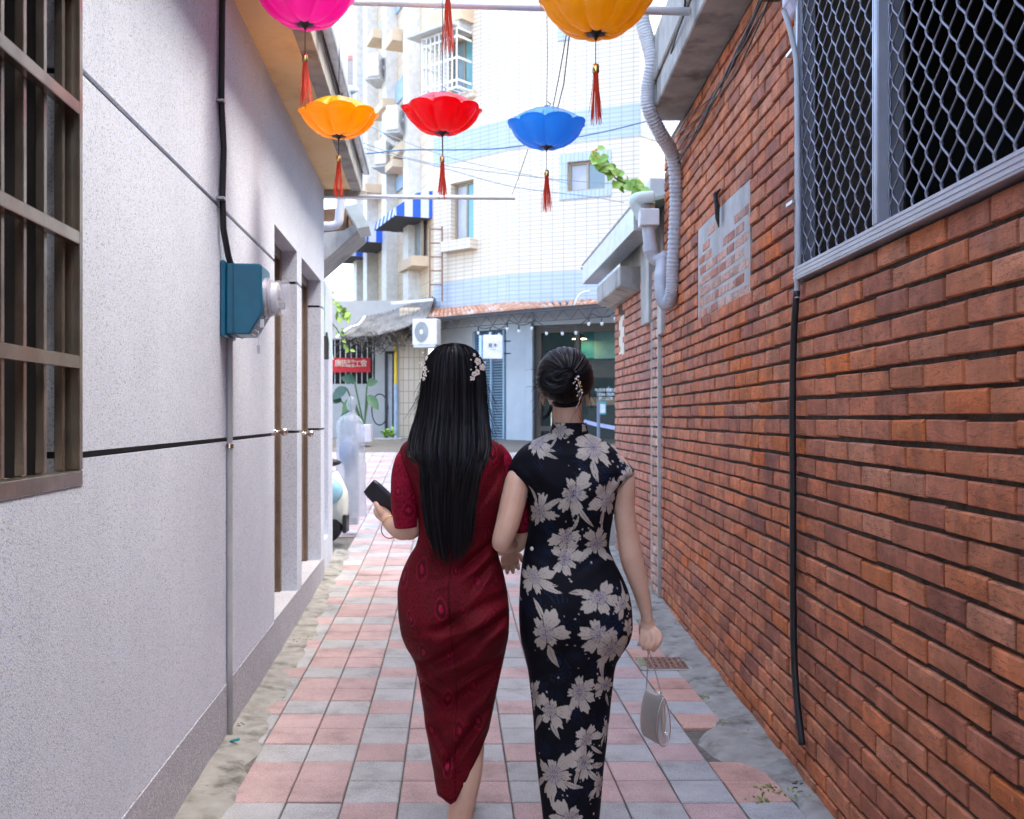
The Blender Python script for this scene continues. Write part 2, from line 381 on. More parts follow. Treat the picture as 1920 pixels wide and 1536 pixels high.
mb = MB(); mb.box((-.2, -6, -.2), (.004, LEND, .2345), FL); mb.build('plinth', M_plinth, house, bevel=.003)
# side and back walls of the house and its roof
mb = MB(); mb.box((-5, LEND-.25, -.2), (-.262, LEND-.02, 3.3), FL); mb.box((-5, -6, -.2), (-.262, -5.8, 3.3), FL); mb.box((-5.2, -6, -.2), (-5, LEND-.02, 3.3), FL)
mb.build('side_wall', M_pebble, house)
mb = MB(); mb.box((-.30, -6.1, 3.245), (.215, LEND+.10, 3.275), FL); mb.build('soffit', M_soffit, house)
mb = MB(); mb.box((.215, -6.1, 3.232), (.30, LEND+.16, 3.46), FL); mb.build('fascia_beam', M_concrete, house, bevel=.006)
mb = MB(); mb.box((.302, -6.1, 3.40), (.36, LEND+.16, 3.47), FL); mb.build('gutter', M_galv, house, bevel=.01)
mb = MB(); mb.prism([FL(.30, -6.1, 3.462), FL(-2.6, -6.1, 4.75), FL(-5.4, -6.1, 3.5), FL(-5.4, -6.1, 3.4), FL(-2.6, -6.1, 4.6), FL(.0, -6.1, 3.40)], FL.S*(LEND+6.2)); mb.build('roof', M_concrete, house)
# doors
M_sill = pebble('step render', (.40, .41, .45), (.46, .47, .51), (.2, .2, .22))
for a, b, lab in ((D1A, D1B, 'near'), (D2A, D2B, 'far')):
    d = MB(); d.box((-.150, a+.05, .26), (-.128, b-.05, 2.40), FL)
    door = d.build('door', M_bronze, house, bevel=.003)
    for z0, z1 in ((.34, .95), (1.08, 1.62), (1.72, 2.30)):
        m = MB(); m.box((-.127, a+.17, z0), (-.1215, b-.17, z1), FL); m.build('door_panel', M_bronze, door, bevel=.004)
    m = MB(); m.box((-.16, a, .24), (-.10, a+.05, 2.463), FL); m.box((-.16, b-.05, .24), (-.10, b, 2.463), FL); m.box((-.16, a+.05, 2.40), (-.10, b-.05, 2.463), FL)
    m.build('door_frame', M_bronze, house, bevel=.004)
    m = MB(); m.lathe([(.018, 0), (.018, .01), (.009, .014), (.009, .04), (.02, .048), (.028, .062), (.026, .08), (.012, .088)], FL(-.128, b-.13, 1.285 if lab == 'near' else 1.25), FL.N, 18)
    m.build('knob', M_chrome, door, smooth=True)
    m = MB(); m.box((-.30, a-.02, .236), (.006, b+.02, .243), FL); m.build('sill', M_sill, house)
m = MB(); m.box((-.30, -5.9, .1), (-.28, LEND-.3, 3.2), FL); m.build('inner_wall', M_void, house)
# window with its steel grille
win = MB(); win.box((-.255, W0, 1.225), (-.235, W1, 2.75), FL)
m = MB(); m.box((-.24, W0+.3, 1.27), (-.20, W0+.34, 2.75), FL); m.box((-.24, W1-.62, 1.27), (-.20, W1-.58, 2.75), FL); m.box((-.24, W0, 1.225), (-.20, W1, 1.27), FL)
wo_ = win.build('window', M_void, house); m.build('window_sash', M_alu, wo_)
grl = thing('window_grille', '', ''); del grl['label'], grl['category']; grl.parent = house
grl.location = (0, 0, 0)
gw = W1+.006
m = MB(); m.box((-.045, W0, 1.207), (.003, gw-.008, 1.245), FL); m.box((-.045, gw-.032, 1.247), (.003, gw-.008, 2.78), FL); m.build('grille_frame', M_grille, grl, bevel=.002)
m = MB(); m.box((-.25, W0, 1.2), (-.047, W1-.001, 1.2258), FL); m.build('window_sill', M_concrete, wo_)
for z in (1.518, 1.83, 2.155, 2.47):
    m = MB(); m.box((-.022, W0, z-.016), (.004, gw-.033, z+.016), FL); m.build('cross_rail', M_grille, grl, bevel=.002)
for i in range(13):
    s_ = gw-.055-.0005-i*.1172
    m = MB(); m.box((-.044, s_-.018, 1.247), (-.024, s_, 2.78), FL); m.build('bar', M_grille, grl, bevel=.0015)

# electricity meter on the wall
ms = 4.17*LS; mp = lambda n, z, s=0: FL(n, ms+s, z)
def mpx(u, v): # profile point seen at u, v on the meter's plane
    Y = 4.17; X, Z = (u-CU)/F*Y, H+(CV-v)/F*Y
    return (X+.890+.0793*Y, Z)
meter = thing('electricity_meter', 'teal electricity meter box with clear round dial cover on the pebble wall', 'meter', FL(0, ms, 1.7), LA)
zt, zb = mpx(0, 493)[1], mpx(0, 632)[1]
mb = MB(); mb.box((.001, ms-.01, zb), (.022, ms+.23, zt+.012), FL); mb.build('back_plate', M_teal, meter, bevel=.006)
prof = [(.024, zb+.012), (.024, zt), (.165, zt), (.172, zt-.012), (.172, zb+.10), (.120, zb+.012)]
mb = MB(); mb.prism([FL(n, ms, z) for n, z in prof], FL.S*.21); mb.build('body', M_teal, meter, bevel=.007, seg=2)
mb = MB(); mb.box((.052, ms-.003, zb+.008), (.056, ms+.213, zt+.003), FL); mb.build('seam', plain('dark teal', (.003, .06, .11), .4), meter)
zc = mpx(0, 553)[1]; sc = ms+.105
mb = MB(); mb.lathe([(.087, .172), (.087, .186), (.078, .19), (.078, .2)], FL(0, sc, zc), FL.N, 32); mb.build('collar', M_alu, meter, smooth=False)
M_dome = glassmat('clear meter cover', (.70, .72, .86), .05, .22)
mb = MB(); mb.lathe([(.076, .2), (.076, .255), (.0775, .257), (.074, .268), (.06, .274), (.0, .275)], FL(0, sc, zc), FL.N, 36, cap=False); mb.build('dial_cover', M_dome, meter, smooth=True)
mb = MB(); mb.lathe([(.066, .2), (.066, .226), (.06, .228)], FL(0, sc, zc), FL.N, 30); dl = mb.build('dial', M_white, meter)
mb = MB(); mb.box((.2285, sc-.04, zc-.004), (.236, sc+.04, zc+.03), FL); mb.box((.2285, sc-.03, zc-.045), (.25, sc+.03, zc-.02), FL); mb.build('register', M_pvc, dl)
mb = MB()
for q in range(5): mb.bar(FL(.125+q*.011, ms+.03+.01*q, zb+.02+q*.02), FL(.135+q*.011, ms+.07, zb+.012+q*.018), .006)
mb.bar(FL(.155, ms+.02, zb+.03), FL(.155, ms+.02, zb-.045), .0016); mb.build('lead_seal', M_chrome, meter)
mb = MB(); mb.obox(FL(.155, ms+.02, zb-.05), (.012, .004, .036)); mb.build('seal_tag', M_galv, meter)
mb = MB(); mb.obox(FL(.17, ms+.02, zb+.06), (.016, .006, .034)); mb.build('seal_tag', M_pvc_lt, meter)
cond = MB(); cs = 4.30*LS
cond.tube([FL(.014, cs, .003+.0), FL(.014, cs, .4), FL(.014, cs, zb-.01), FL(.022, cs-.01, zb+.03)], .0125, 14)
co = tag(cond.build('conduit', M_pvc, smooth=True, loc=FL(.014, cs, 0)), 'thin grey plastic conduit running from meter box down to the gutter', 'conduit')
m = MB(); m.lathe([(.0165, -.009), (.0165, .009)], FL(.014, cs, 1.255), (0, 0, 1), 16); m.box((.001, cs-.03, 1.247), (.004, cs+.03, 1.263), FL); m.build('clamp', M_chrome, co)
cab = MB(); cz = [(4.0, 413), (3.4, 413)]
pts = []
for v_, u_, n_ in ((-160, 409, .016), (0, 409, .016), (80, 408, .016), (190, 407.5, .015), (280, 411, .017), (370, 409, .016), (430, 409, .02), (480, 413, .03), (530, 419, .05), (580, 427, .055), (628, 432, .03)):
    Y = 1664/(812-u_)*(1+n_*.15); pts.append(FL(n_, Y*LS, H+(CV-v_)/F*Y))
cab.tube(pts, .0135, 10); ca = tag(cab.build('power_cable', M_black, smooth=True, loc=pts[-1]), 'thick black cable running down the pebble wall into the meter box', 'cable')
for v_ in (190, 372):
    Y = 4.11; m = MB(); m.box((.001, Y*LS-.02, H+(CV-v_)/F*Y-.005), (.032, Y*LS+.022, H+(CV-v_)/F*Y+.005), FL); m.build('cable_clip', M_alu, ca)
# ================================================================== right brick house
bh = thing('brick_house', 'red brick house with a big mesh-screened window and concrete eave slab', 'house', (1.10, 0, 0))
CO, BL, ZJ, YJ = .0735, .24, 1.378, 3.74
WB, WE, WT = 1.895, 3.80, 3.3
WEND = 7.20
core = MB(); cells(core, FR, -.40, -.0135, [-6, WEND], [-.1, 3.34], [(-3.5, WE, WB, WT)]); core.build('wall', M_mortar, bh)
mb = MB(); mb.box((-6, -6, 3.70), (-.05, WEND, 5.9), FR); mb.build('upper_wall', M_concrete_lt, bh)  # unseen mass above the eave, added and sized to block the sun
mb = MB(); mb.box((-.9, -6, 3.315), (.205, 6.52, 3.70), FR); mb.box((.206, -6, 3.46), (.225, 6.5, 3.73), FR); mb.build('eave_slab', M_concrete, bh, bevel=.008)
mb = MB(); mb.box((-6, -5.9, -.1), (-5.8, WEND, 3.6), FR); mb.box((-5.8, WEND-.2, -.1), (-.41, WEND, 3.6), FR); mb.box((-5.8, -6, -.1), (-.41, -5.8, 3.6), FR)
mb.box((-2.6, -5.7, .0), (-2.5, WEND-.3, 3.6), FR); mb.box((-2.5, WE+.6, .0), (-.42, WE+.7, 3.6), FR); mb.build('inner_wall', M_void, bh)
PY_A, PY_B, PZ_A, PZ_B = 4.62, 5.91, 1.95, 2.49
# bricks
def brick_mb(L, hgt, ja, dep=.034):
    r2 = random.Random(ja); m = MB(); hl, hh = L/2, hgt/2; j = lambda s: r2.uniform(-s, s)
    back = [Vector((dep, y*hl, z*hh)) for y, z in ((-1, -1), (1, -1), (1, 1), (-1, 1))]
    mid = [Vector((.0055, y*(hl-.0006)+j(.0015), z*(hh-.0006)+j(.0022))) for y, z in ((-1, -1), (1, -1), (1, 1), (-1, 1))]
    fr = [Vector((j(.0016), y*(hl-.0045)+j(.0015), z*(hh-.0045)+j(.002))) for y, z in ((-1, -1), (1, -1), (1, 1), (-1, 1))]
    m.v = back+mid+fr+[Vector((-.0015+j(.001), 0, 0))]
    for L_ in range(2): m.f += [(L_*4+q, L_*4+(q+1) % 4, L_*4+4+(q+1) % 4, L_*4+4+q) for q in range(4)]
    m.f += [(8+q, 8+(q+1) % 4, 12) for q in range(4)]
    return m
BH = .0615; variants = {}
slots = []
k0 = int((-.05-ZJ)/CO)-1
for c in range(k0, 40):
    z = ZJ+(c+.5)*CO
    if z < -.04 or z > 3.30: continue
    off = YJ+(.12 if c % 2 else 0)+random.uniform(-.006, .006)
    i0 = int((-6-off)/BL)
    y = off+i0*BL
    while y < WEND:
        a, b = max(y, -6), min(y+BL, WEND)
        # clip at the window and at the bricked-up opening
        if z > WB-.03 and a < WE+.075:
            if b <= WE+.12: y += BL; continue
            a = WE+.075
        if PZ_A < z < PZ_B:
            if a >= PY_A-.03 and b <= PY_B+.03: y += BL; continue
            if a < PY_A < b: b = PY_A-.004
            elif a < PY_B < b: a = PY_B+.004
        if b-a > .035: slots.append((a, b, z))
        y += BL
def seen(a, b, z):
    Y = max((a+b)/2, .4); u = CU+1.1/Y*F; v = CV-(z-H)/Y*F
    if u > 1990 or v < -40 or v > 1580: return -1
    return 1/Y**3
slots.sort(key=lambda s: -seen(*s))
rest = MB(); rest_o = MB(); rr = random.Random(11); nb = 0
for a, b, z in slots:
    L = b-a-.0105; org = rr.random() < .62*math.exp(-((a-4.75)/.65)**2-((z-1.62-.25*(a-4.75))/.2)**2)+.03; key = (round(L, 2), rr.randrange(6), M_brick_o if org else M_brick); dx = rr.uniform(-.0035, .0035); dz = rr.uniform(-.0025, .0025)
    if seen(a, b, z) > 0 and nb < 300:
        if key not in variants:
            o = brick_mb(L, BH, int(L*1000)+key[1]).build('brick', key[2], bh, raw=True); variants[key] = o
        else: o = variants[key].copy(); COL.objects.link(o)
        o.location = (dx, (a+b)/2, z+dz); o.rotation_euler = (rr.uniform(-.008, .008), 0, rr.uniform(-.008, .008)); nb += 1
    else:
        t = brick_mb(L, BH, rr.randrange(40)); (rest_o if org else rest).add([p+Vector((1.10+dx, (a+b)/2, z+dz)) for p in t.v], t.f)
ob = rest.build('brick', M_brick, bh); tag(ob, kind='stuff'); tag(rest_o.build('brick', M_brick_o, bh), 'fresher orange bricks in the middle of the wall', kind='stuff')
# bricked-up opening: cement with flush small bricks
mb = MB(); mb.box((-.02, PY_A, PZ_A), (-.0035, PY_B, PZ_B), FR)
patch = mb.build('infill', M_concrete_lt, bh)
r3 = random.Random(4)
for c in range(8):
    z = PZ_A+.03+c*.0625; y = PY_A+.02+(.09 if c % 2 else 0); i = 0
    if z > PZ_B-.05: continue
    while y < PY_B-.06:
        L = r3.choice((.10, .19, .20, .21)); L = min(L, PY_B-.015-y)
        if L > .05 and not (c >= 6 and (r3.random() < .55)) and not (c == 5 and r3.random() < .25):
            t = brick_mb(L-.012, .05, r3.randrange(40), .012); m = MB(); m.add([p+Vector((1.10+.0015, y+L/2, z)) for p in t.v], t.f); m.build('brick', M_brick3 if r3.random() < .75 else M_brick2, patch)
        y += L
mb = MB(); r3 = random.Random(9)
hk = at(1360, 365, 5.22); hk.x = 1.095
mb.tube([hk+Vector((-.004, 0, .03)), hk+Vector((-.03, .01, 0)), hk+Vector((-.022, -.005, -.06)), hk+Vector((-.018, .012, -.12)), hk+Vector((-.01, .01, -.17))], [.008, .026, .03, .026, .006], 8, flat=.45)
tag(mb.build('rag', grain('dirty black cloth', (.015, .015, .018), (.06, .055, .05), 40, .95, .6, 90), smooth=True, loc=hk), 'torn black rag hanging from the cement of the bricked-up opening', 'rag')

# concrete strip beside the window, aluminium frame and expanded-metal screen
mb = MB(); mb.box((-.03, WE+.008, WB+.02), (.006, WE+.07, 3.312), FR); mb.build('window_jamb', pebble('grey pebble strip', (.30, .29, .27), (.38, .37, .34), (.06, .06, .06)), bh, bevel=.004)
wf = thing('screened_window', '', ''); del wf['label'], wf['category']; wf.parent = bh
YM = 2.95
m = MB(); m.box((-.05, -3.4, WB+.002), (.028, WE-.002, WB+.052), FR); m.build('bottom_rail', M_alu, wf, bevel=.002)
for q in range(3):
    m = MB(); m.box((.0282, -3.4, WB+.010+q*.015), (.0305, WE-.002, WB+.017+q*.015), FR); m.build('rail_ridge', M_alu, wf)
m = MB(); m.box((-.05, YM-.022, WB+.054), (.026, YM+.022, 3.3), FR); m.build('mullion', M_alu, wf, bevel=.002)
for q in range(3):
    m = MB(); m.box((.0262, YM-.017+q*.013, WB+.056), (.0282, YM-.009+q*.013, 3.3), FR); m.build('mullion_ridge', M_alu, wf)
m = MB(); m.box((-.05, WE-.022, WB+.054), (.02, WE-.003, 3.3), FR); m.build('side_rail', M_alu, wf, bevel=.002)
def expanded(y0, y1, n, pw, ph):
    mb = MB(); k = 0; y = y0
    while y < y1+pw:
        sg = 1 if k % 2 else -1; pts = []; nz = int((3.3-WB)/(ph/10))
        for q in range(nz+1):
            z = WB+.04+q*ph/10; q_ = (z-WB)/ph; t = .62*math.sin(2*math.pi*q_)+.38*(2*abs(2*((q_-.25) % 1)-1)-1)
            pts.append(FR(n+.003*t*sg, min(max(y+sg*pw*.47*t, y0), y1), z))
        mb.tube(pts, .0034, 5, cap=False); y += pw; k += 1
    return mb
expanded(YM+.024, WE-.024, .002, .047, .108).build('mesh_screen', M_mesh, wf, smooth=True)
expanded(YM-2.0, YM-.024, -.008, .047, .108).build('mesh_screen', M_mesh, wf, smooth=True)

# black hose over the bricks, grey conduit above it
hose = [(1494, 545, .02), (1488, 640, .022), (1486, 780, .022), (1487, 930, .022), (1487, 1100, .022), (1489, 1230, .022), (1495, 1320, .022), (1504, 1397, .022)]
pts = []
for u_, v_, n_ in hose:
    Y = (1.10-n_)*F/(u_-CU); pts.append(FR(n_, Y, H+(CV-v_)/F*Y))
def smooth_path(p, k=6):
    p = [Vector(q) for q in p]; out = []; P = [p[0]]+list(p)+[p[-1]]
    for i in range(1, len(P)-2):
        for q in range(k):
            t = q/k; a, b, c, d = P[i-1], P[i], P[i+1], P[i+2]
            out.append(.5*((2*b)+(c-a)*t+(2*a-5*b+4*c-d)*t*t+(3*b-a-3*c+d)*t**3))
    return out+[P[-2]]
mb = MB(); mb.tube(smooth_path(pts), .0135, 10); tag(mb.build('hose', M_black, smooth=True, loc=pts[-1]), 'black hose hanging vertically in front of the red brick wall', 'hose')
pts2 = [pts[0]+Vector((0, 0, -.03)), pts[0]]
for u_, v_, n_ in ((1497, 470, .022), (1496, 300, .022), (1494, 140, .022), (1489, 90, .03), (1478, 45, .05), (1470, 20, .06)):
    Y = (1.10-n_)*F/(u_-CU); pts2.append(FR(n_, Y, H+(CV-v_)/F*Y))
mb = MB(); mb.tube(smooth_path(pts2), .0105, 10); gc = tag(mb.build('conduit', M_pvc, smooth=True, loc=pts2[0]), 'grey conduit climbing beside the mesh window to the wall lamp', 'conduit')
for z in (2.2, 2.78):
    m = MB(); m.box((.001, WE+.0-.01, z-.006), (.036, WE+.075, z+.006), FR); m.build('clamp', M_galv, gc)
# flood light / camera at the top
fl = thing('flood_light', 'black flood lamp and white junction box above the mesh window corner', 'lamp', (1.0, 3.95, 2.98))
c = at(1484, 5, 3.85)
mb = MB(); mb.obox(c+Vector((.02, 0, .045)), (.085, .12, .10)); mb.build('junction_box', plain('lilac white plastic', (.62, .60, .74), .4), fl, bevel=.012, seg=2)
mb = MB(); mb.prism([c+Vector((-.02, -.05, -.005)), c+Vector((.04, -.05, -.005)), c+Vector((.03, -.05, -.05)), c+Vector((.0, -.05, -.05))], (0, .09, 0)); mb.build('box_base', plain('lilac white plastic', (.62, .60, .74), .4), fl, bevel=.006)
c2 = at(1448, -8, 3.8)
mb = MB(); mb.obox(c2+Vector((0, 0, .025)), (.085, .07, .075)); fh = mb.build('lamp_head', M_black, fl, bevel=.008, seg=2)
mb = MB(); mb.lathe([(.006, 0), (.006, .003)], c2+Vector((.01, -.036, .0)), (0, -1, 0), 12); mb.build('sensor', M_white, fh)
mb = MB(); mb.bar(c2+Vector((.03, 0, .03)), c+Vector((0, 0, .04)), .025); mb.bar(c+Vector((.03, 0, .05)), Vector((1.10, c.y, c.z+.06)), .03); mb.build('bracket', M_black, fl)
# slack wires under the eave
wires = MB(); r3 = random.Random(2)
for q in range(6):
    pts = []
    for t in np.linspace(0, 1, 14):
        Y = lerp(6.6, 4.0, t); z = 3.24-.10*math.sin(math.pi*t)*r3.uniform(.8, 1.2)-.018*q+.03*math.sin(t*7+q)-.05*(1-t)*q*.4
        pts.append(FR(.012+.006*q+.01*math.sin(t*9+q*2), Y, z))
    wires.tube(smooth_path(pts, 2), .004, 5)
tag(wires.build('wire_bundle', M_black, smooth=True, loc=(1.08, 6.6, 3.2)), 'loose bundle of thin black wires sagging under the concrete eave', 'wires')
mb = MB(); mb.tube(smooth_path([at(1285, -30, 5.0), at(1283, 20, 5.05), at(1270, 60, 5.3), at(1258, 100, 5.6)]), .006, 6)
o_ = tag(mb.build('cable', M_black, smooth=True, loc=at(1258, 100, 5.6)), 'short black cable hanging down the face of the eave slab', 'cable')
for vv in o_.data.vertices: pass

# ================================================================== neighbour's brick wall with gutter, beyond
FN = Frame(1.10, WEND, (-1, -.055), (-.055, 1))
nbw = thing('brick_outbuilding', 'old brick outbuilding wall with concrete posts and tin gutter', 'outbuilding', (1.10, WEND, 0))
NL = 2.27
mb = MB(); mb.box((-.3, .02, -.1), (-.014, NL, 2.50), FN); mb.build('wall', M_mortar, nbw)
bk = MB(); bk2 = MB(); r3 = random.Random(21)
for c in range(-20, 16):
    z = ZJ+(c+.5)*CO
    if z < 0 or z > 2.45: continue
    y = -.2+(.12 if c % 2 else 0)
    while y < NL:
        a, b = max(y, .02), min(y+.235, NL)
        segs = []
        for lo, hi in ((.02, .12), (.40, NL)):
            a2, b2 = max(a, lo), min(b, hi)
            if b2-a2 > .03: segs.append((a2, b2))
        for a2, b2 in segs:
            if 1.75 < (a2+b2)/2 < 2.05 and z > 1.93: continue
            t = brick_mb(b2-a2-.007, BH, r3.randrange(40)); 
            bk.add([FN(-p.x+r3.uniform(-.003, .003), p.y+(a2+b2)/2, p.z+z) for p in t.v], t.f)
        y += .24
    y = .155
    while y < .365:
        t = brick_mb(.064, BH, r3.randrange(40)); bk2.add([FN(.02-p.x+r3.uniform(-.005, .005), p.y+y+.034, p.z+z) for p in t.v], t.f); y += .07
tag(bk.build('brick', M_brick2, nbw), kind='stuff'); tag(bk2.build('brick', M_brick3, nbw), 'bricks of the narrow pier, sunlight put into their pale colour', kind='stuff')  # the pier's sunlight is painted in by using a paler brick
for a in (.12, .372):
    m = MB(); m.box((-.014, a, -.05), (.022, a+.026, 2.1), FN); m.build('pier_edge', M_concrete_lt, nbw)
m = MB(); m.box((-.013, 1.76, 1.94), (-.002, 2.04, 2.30), FN); m.build('cement_patch', grain('cream render', (.60, .55, .44), (.68, .63, .52), 12, .9), nbw)
m = MB(); m.box((-.2, -.02, 1.98), (.03, .12, 2.46), FN); m.build('post', M_concrete_lt, nbw, bevel=.006)
m = MB(); m.box((-.2, .40, 2.10), (.04, .72, 2.92), FN); m.build('post', M_concrete_lt, nbw, bevel=.006)
m = MB(); m.prism([FN(.04, 1.0, 2.42), FN(.16, 1.0, 2.46), FN(.16, 1.0, 2.62), FN(-.2, 1.0, 2.62), FN(-.2, 1.0, 2.42)], FN.S*1.35); m.build('lintel', M_concrete, nbw, bevel=.006)
m = MB(); m.box((-.25, .3, 2.5), (-.05, NL, 2.95), FN); m.build('upper_wall', M_concrete_lt, nbw)
m = MB(); m.box((-.02, 2.25, 2.50), (.05, 2.36, 2.72), FN); m.build('post', grain('yellow paint', (.62, .55, .30), (.7, .62, .36), 8, .8), nbw)
GZ0, GZ1 = 2.735, 2.93
m = MB(); m.box((.06, .05, GZ0), (.215, 3.0, GZ0+.004), FN); m.box((.213, .05, GZ0+.0042), (.216, 3.0, GZ1), FN); m.box((.06, .05, GZ0+.0042), (.0625, 3.0, GZ1), FN); m.box((.0628, 2.996, GZ0+.0042), (.2128, 3.0, GZ1), FN); m.box((.0628, .05, GZ0+.0042), (.2128, .054, GZ1), FN)
gt = m.build('gutter', M_galv, nbw)
m = MB(); m.tube([FN(.218, .05, GZ1), FN(.218, 3.0, GZ1)], .011, 8); m.tube([FN(.06, 3.04, GZ1+.0), FN(.23, 3.04, GZ1-.02)], .02, 8); m.build('rim', M_galv, gt)
m = MB(); m.prism([FN(.14, .02, 2.93), FN(.14, .02, 2.955), FN(-1.5, .02, 3.35), FN(-1.5, .02, 3.32)], FN.S*2.9); m.build('roof', grain('green tin', (.42, .50, .42), (.52, .60, .50), 6, .5, .1, 50, .2), nbw)
m = MB(); m.box((-.05, .1, 2.985), (.085, .5, 3.13), FN); m.build('vent_box', M_pvc_lt, nbw, bevel=.004)
# downpipe: hopper, bends, corrugated hose
dp = thing('downpipe', 'grey plastic rainwater hopper and elbow below the tin gutter', 'pipe', at(1215, 470, 7.1))
Yd = 7.05
c = at(1216, 410, Yd); m = MB(); m.obox(c, (.135, .14, .115)); m.build('hopper', M_pvc_lt, dp, bevel=.005)
pp = [at(1216, 425, Yd), at(1217, 440, Yd), at(1220, 470, Yd), at(1224, 480, Yd+.01), at(1232, 487, Yd), at(1242, 486, Yd-.03), at(1250, 480, Yd-.06)]
m = MB(); m.tube(smooth_path(pp), .046, 16); m.build('elbow', M_pvc, dp, smooth=True)
m = MB(); m.lathe([(.051, 0), (.051, .055)], at(1220, 472, Yd), (at(1217, 440, Yd)-at(1220, 472, Yd)).normalized(), 18); m.build('coupling', M_pvc, dp)
e = [at(1204, 408, Yd+.1), at(1194, 388, Yd+.08), at(1190, 376, Yd+.06), at(1200, 371, Yd+.05), at(1225, 369, Yd+.06)]
m = MB(); m.tube(smooth_path(e), .042, 14); m.build('feed_pipe', grain('pale green pvc', (.55, .66, .64), (.66, .76, .73), 6, .45), dp, smooth=True)
fx = [(1200, -40, 6.15), (1203, 30, 6.15), (1214, 75, 6.15), (1222, 115, 6.15), (1215, 165, 6.2), (1217, 205, 6.22), (1238, 250, 6.3), (1262, 295, 6.42), (1268, 360, 6.5), (1266, 430, 6.55), (1262, 500, 6.6), (1260, 545, 6.62), (1252, 570, 6.66), (1242, 560, 6.72), (1239, 525, 6.8), (1243, 492, 6.9)]
fp = smooth_path([at(*q) for q in fx], 26); rad = [.0435+.0042*math.sin(i*math.pi*.62) for i in range(len(fp))]
m = MB(); m.tube(fp, rad, 16); tag(m.build('flexible_duct', M_pvc, smooth=True, loc=fp[-1]), 'grey corrugated flexible duct bending down the corner of the brick house', 'duct')
# ================================================================== apartment block across the street
def tilemat(name, fr, tw, th, c1, c2, mortar, ms=.007, rough=.5):
    m, t, b = newmat(name); g = N(t, 'ShaderNodeNewGeometry')
    d = N(t, 'ShaderNodeVectorMath', operation='DOT_PRODUCT'); d.inputs[1].default_value = tuple(fr.S); t.links.new(g.outputs['Position'], d.inputs[0])
    sx = N(t, 'ShaderNodeSeparateXYZ'); t.links.new(g.outputs['Position'], sx.inputs[0])
    cb = N(t, 'ShaderNodeCombineXYZ'); t.links.new(d.outputs['Value'], cb.inputs[0]); t.links.new(sx.outputs[2], cb.inputs[1])
    bt = N(t, 'ShaderNodeTexBrick', offset=0.0, squash=1.0); t.links.new(cb.outputs[0], bt.inputs['Vector'])
    bt.inputs['Color1'].default_value = (*c1, 1); bt.inputs['Color2'].default_value = (*c2, 1); bt.inputs['Mortar'].default_value = (*mortar, 1)
    bt.inputs['Scale'].default_value = 1; bt.inputs['Mortar Size'].default_value = ms; bt.inputs['Mortar Smooth'].default_value = .2
    bt.inputs['Brick Width'].default_value = tw; bt.inputs['Row Height'].default_value = th
    c = mixc(t, .6, bt.outputs['Color'], ramp(t, noise(t, pos_(t, (1, 1, .3)), .7, 5), [(.3, (.78, .77, .75)), (.7, (1, 1, 1))]), 'MULTIPLY')
    t.links.new(c, b.inputs['Base Color']); b.inputs['Roughness'].default_value = rough
    bump(t, b, bt.outputs['Fac'], -.4, .01); return m
class Fac(Frame):
    def __init__(s, a, b):
        d = Vector((b[0]-a[0], b[1]-a[1], 0)); nn = Vector((d.y, -d.x, 0))
        if nn.y > 0 and abs(nn.y) > .25*nn.length: nn = -nn
        super().__init__(a[0], a[1], nn, d); s.L = d.length
    def su(s, u, n=0):
        o = s.o+s.N*n; r = (u-CU)/F; return (r*o.y-o.x)/(s.S.x-r*s.S.y)
    def zz(s, u, v, n=0):
        Y = (s.o+s.N*n+s.S*s.su(u, n)).y; return H+(CV-v)/F*Y
FB = Fac((-.053, 20.0), (2.44, 19.0)); FC = Fac((-1.68, 21.4), (-.053, 20.0)); FD = Fac((-4.6, 28.9), (-1.68, 21.4)); FE = Fac((2.44, 19.0), (3.6, 20.2))
FD.N = Vector((FD.S.y, -FD.S.x, 0)); FD.N = FD.N if FD.N.x < 0 else -FD.N
FE.N = Vector((.719, -.695, 0)).normalized()
WT1, WT2, WMO = (.80, .685, .545), (.85, .735, .595), (.50, .44, .37)
T_B = tilemat('white wall tile B', FB, .235, .085, WT1, WT2, WMO, .008); T_C = tilemat('white wall tile C', FC, .235, .085, WT1, WT2, WMO, .008)
T_D = tilemat('beige wall tile', FD, .11, .24, (.76, .60, .42), (.82, .66, .48), (.50, .41, .31), .008); T_E = tilemat('white wall tile E', FE, .085, .24, WT1, WT2, WMO, .008)
BL1, BL2 = (.50, .57, .65), (.54, .61, .69)
T_Bb = tilemat('blue wall tile B', FB, .235, .085, BL1, BL2, (.30, .38, .48), .007); T_Cb = tilemat('blue wall tile C', FC, .235, .085, BL1, BL2, (.30, .38, .48), .007)
T_Eb = tilemat('blue wall tile E', FE, .085, .235, BL1, BL2, (.30, .38, .48), .007)
M_glassB = plain('window glass', (.22, .30, .34), .08, scale=1.5, bmp=0); M_glassT = plain('teal window glass', (.16, .38, .42), .08, scale=1.5, bmp=0); M_glassG = plain('grey curtain glass', (.46, .47, .52), .2, scale=2, bmp=0)
M_acw = plain('aged white enamel', (.66, .63, .58), .5)
M_winfr = plain('bronze window frame', (.36, .29, .22), .45, .3)
M_ochre = grain('ochre tile soffit', (.62, .46, .30), (.68, .52, .36), 5, .7)
M_grey = plain('grey steel sheet', (.50, .50, .48), .5); M_steel_w = plain('white steel bar', (.78, .78, .78), .4)
blk = thing('apartment_block', 'tall white-tiled corner apartment block with pale blue bands', 'building', (0, 20, .9))
BT = 17.0; GF = 3.5
def rect(fr, u0, u1, v0, v1, n=0):
    um = (u0+u1)/2; return (min(fr.su(u0, n), fr.su(u1, n)), max(fr.su(u0, n), fr.su(u1, n)), fr.zz(um, v1, n), fr.zz(um, v0, n))
wB = rect(FB, 1064, 1135, 301, 357); wB2 = rect(FB, 1030, 1066, 0, 60)
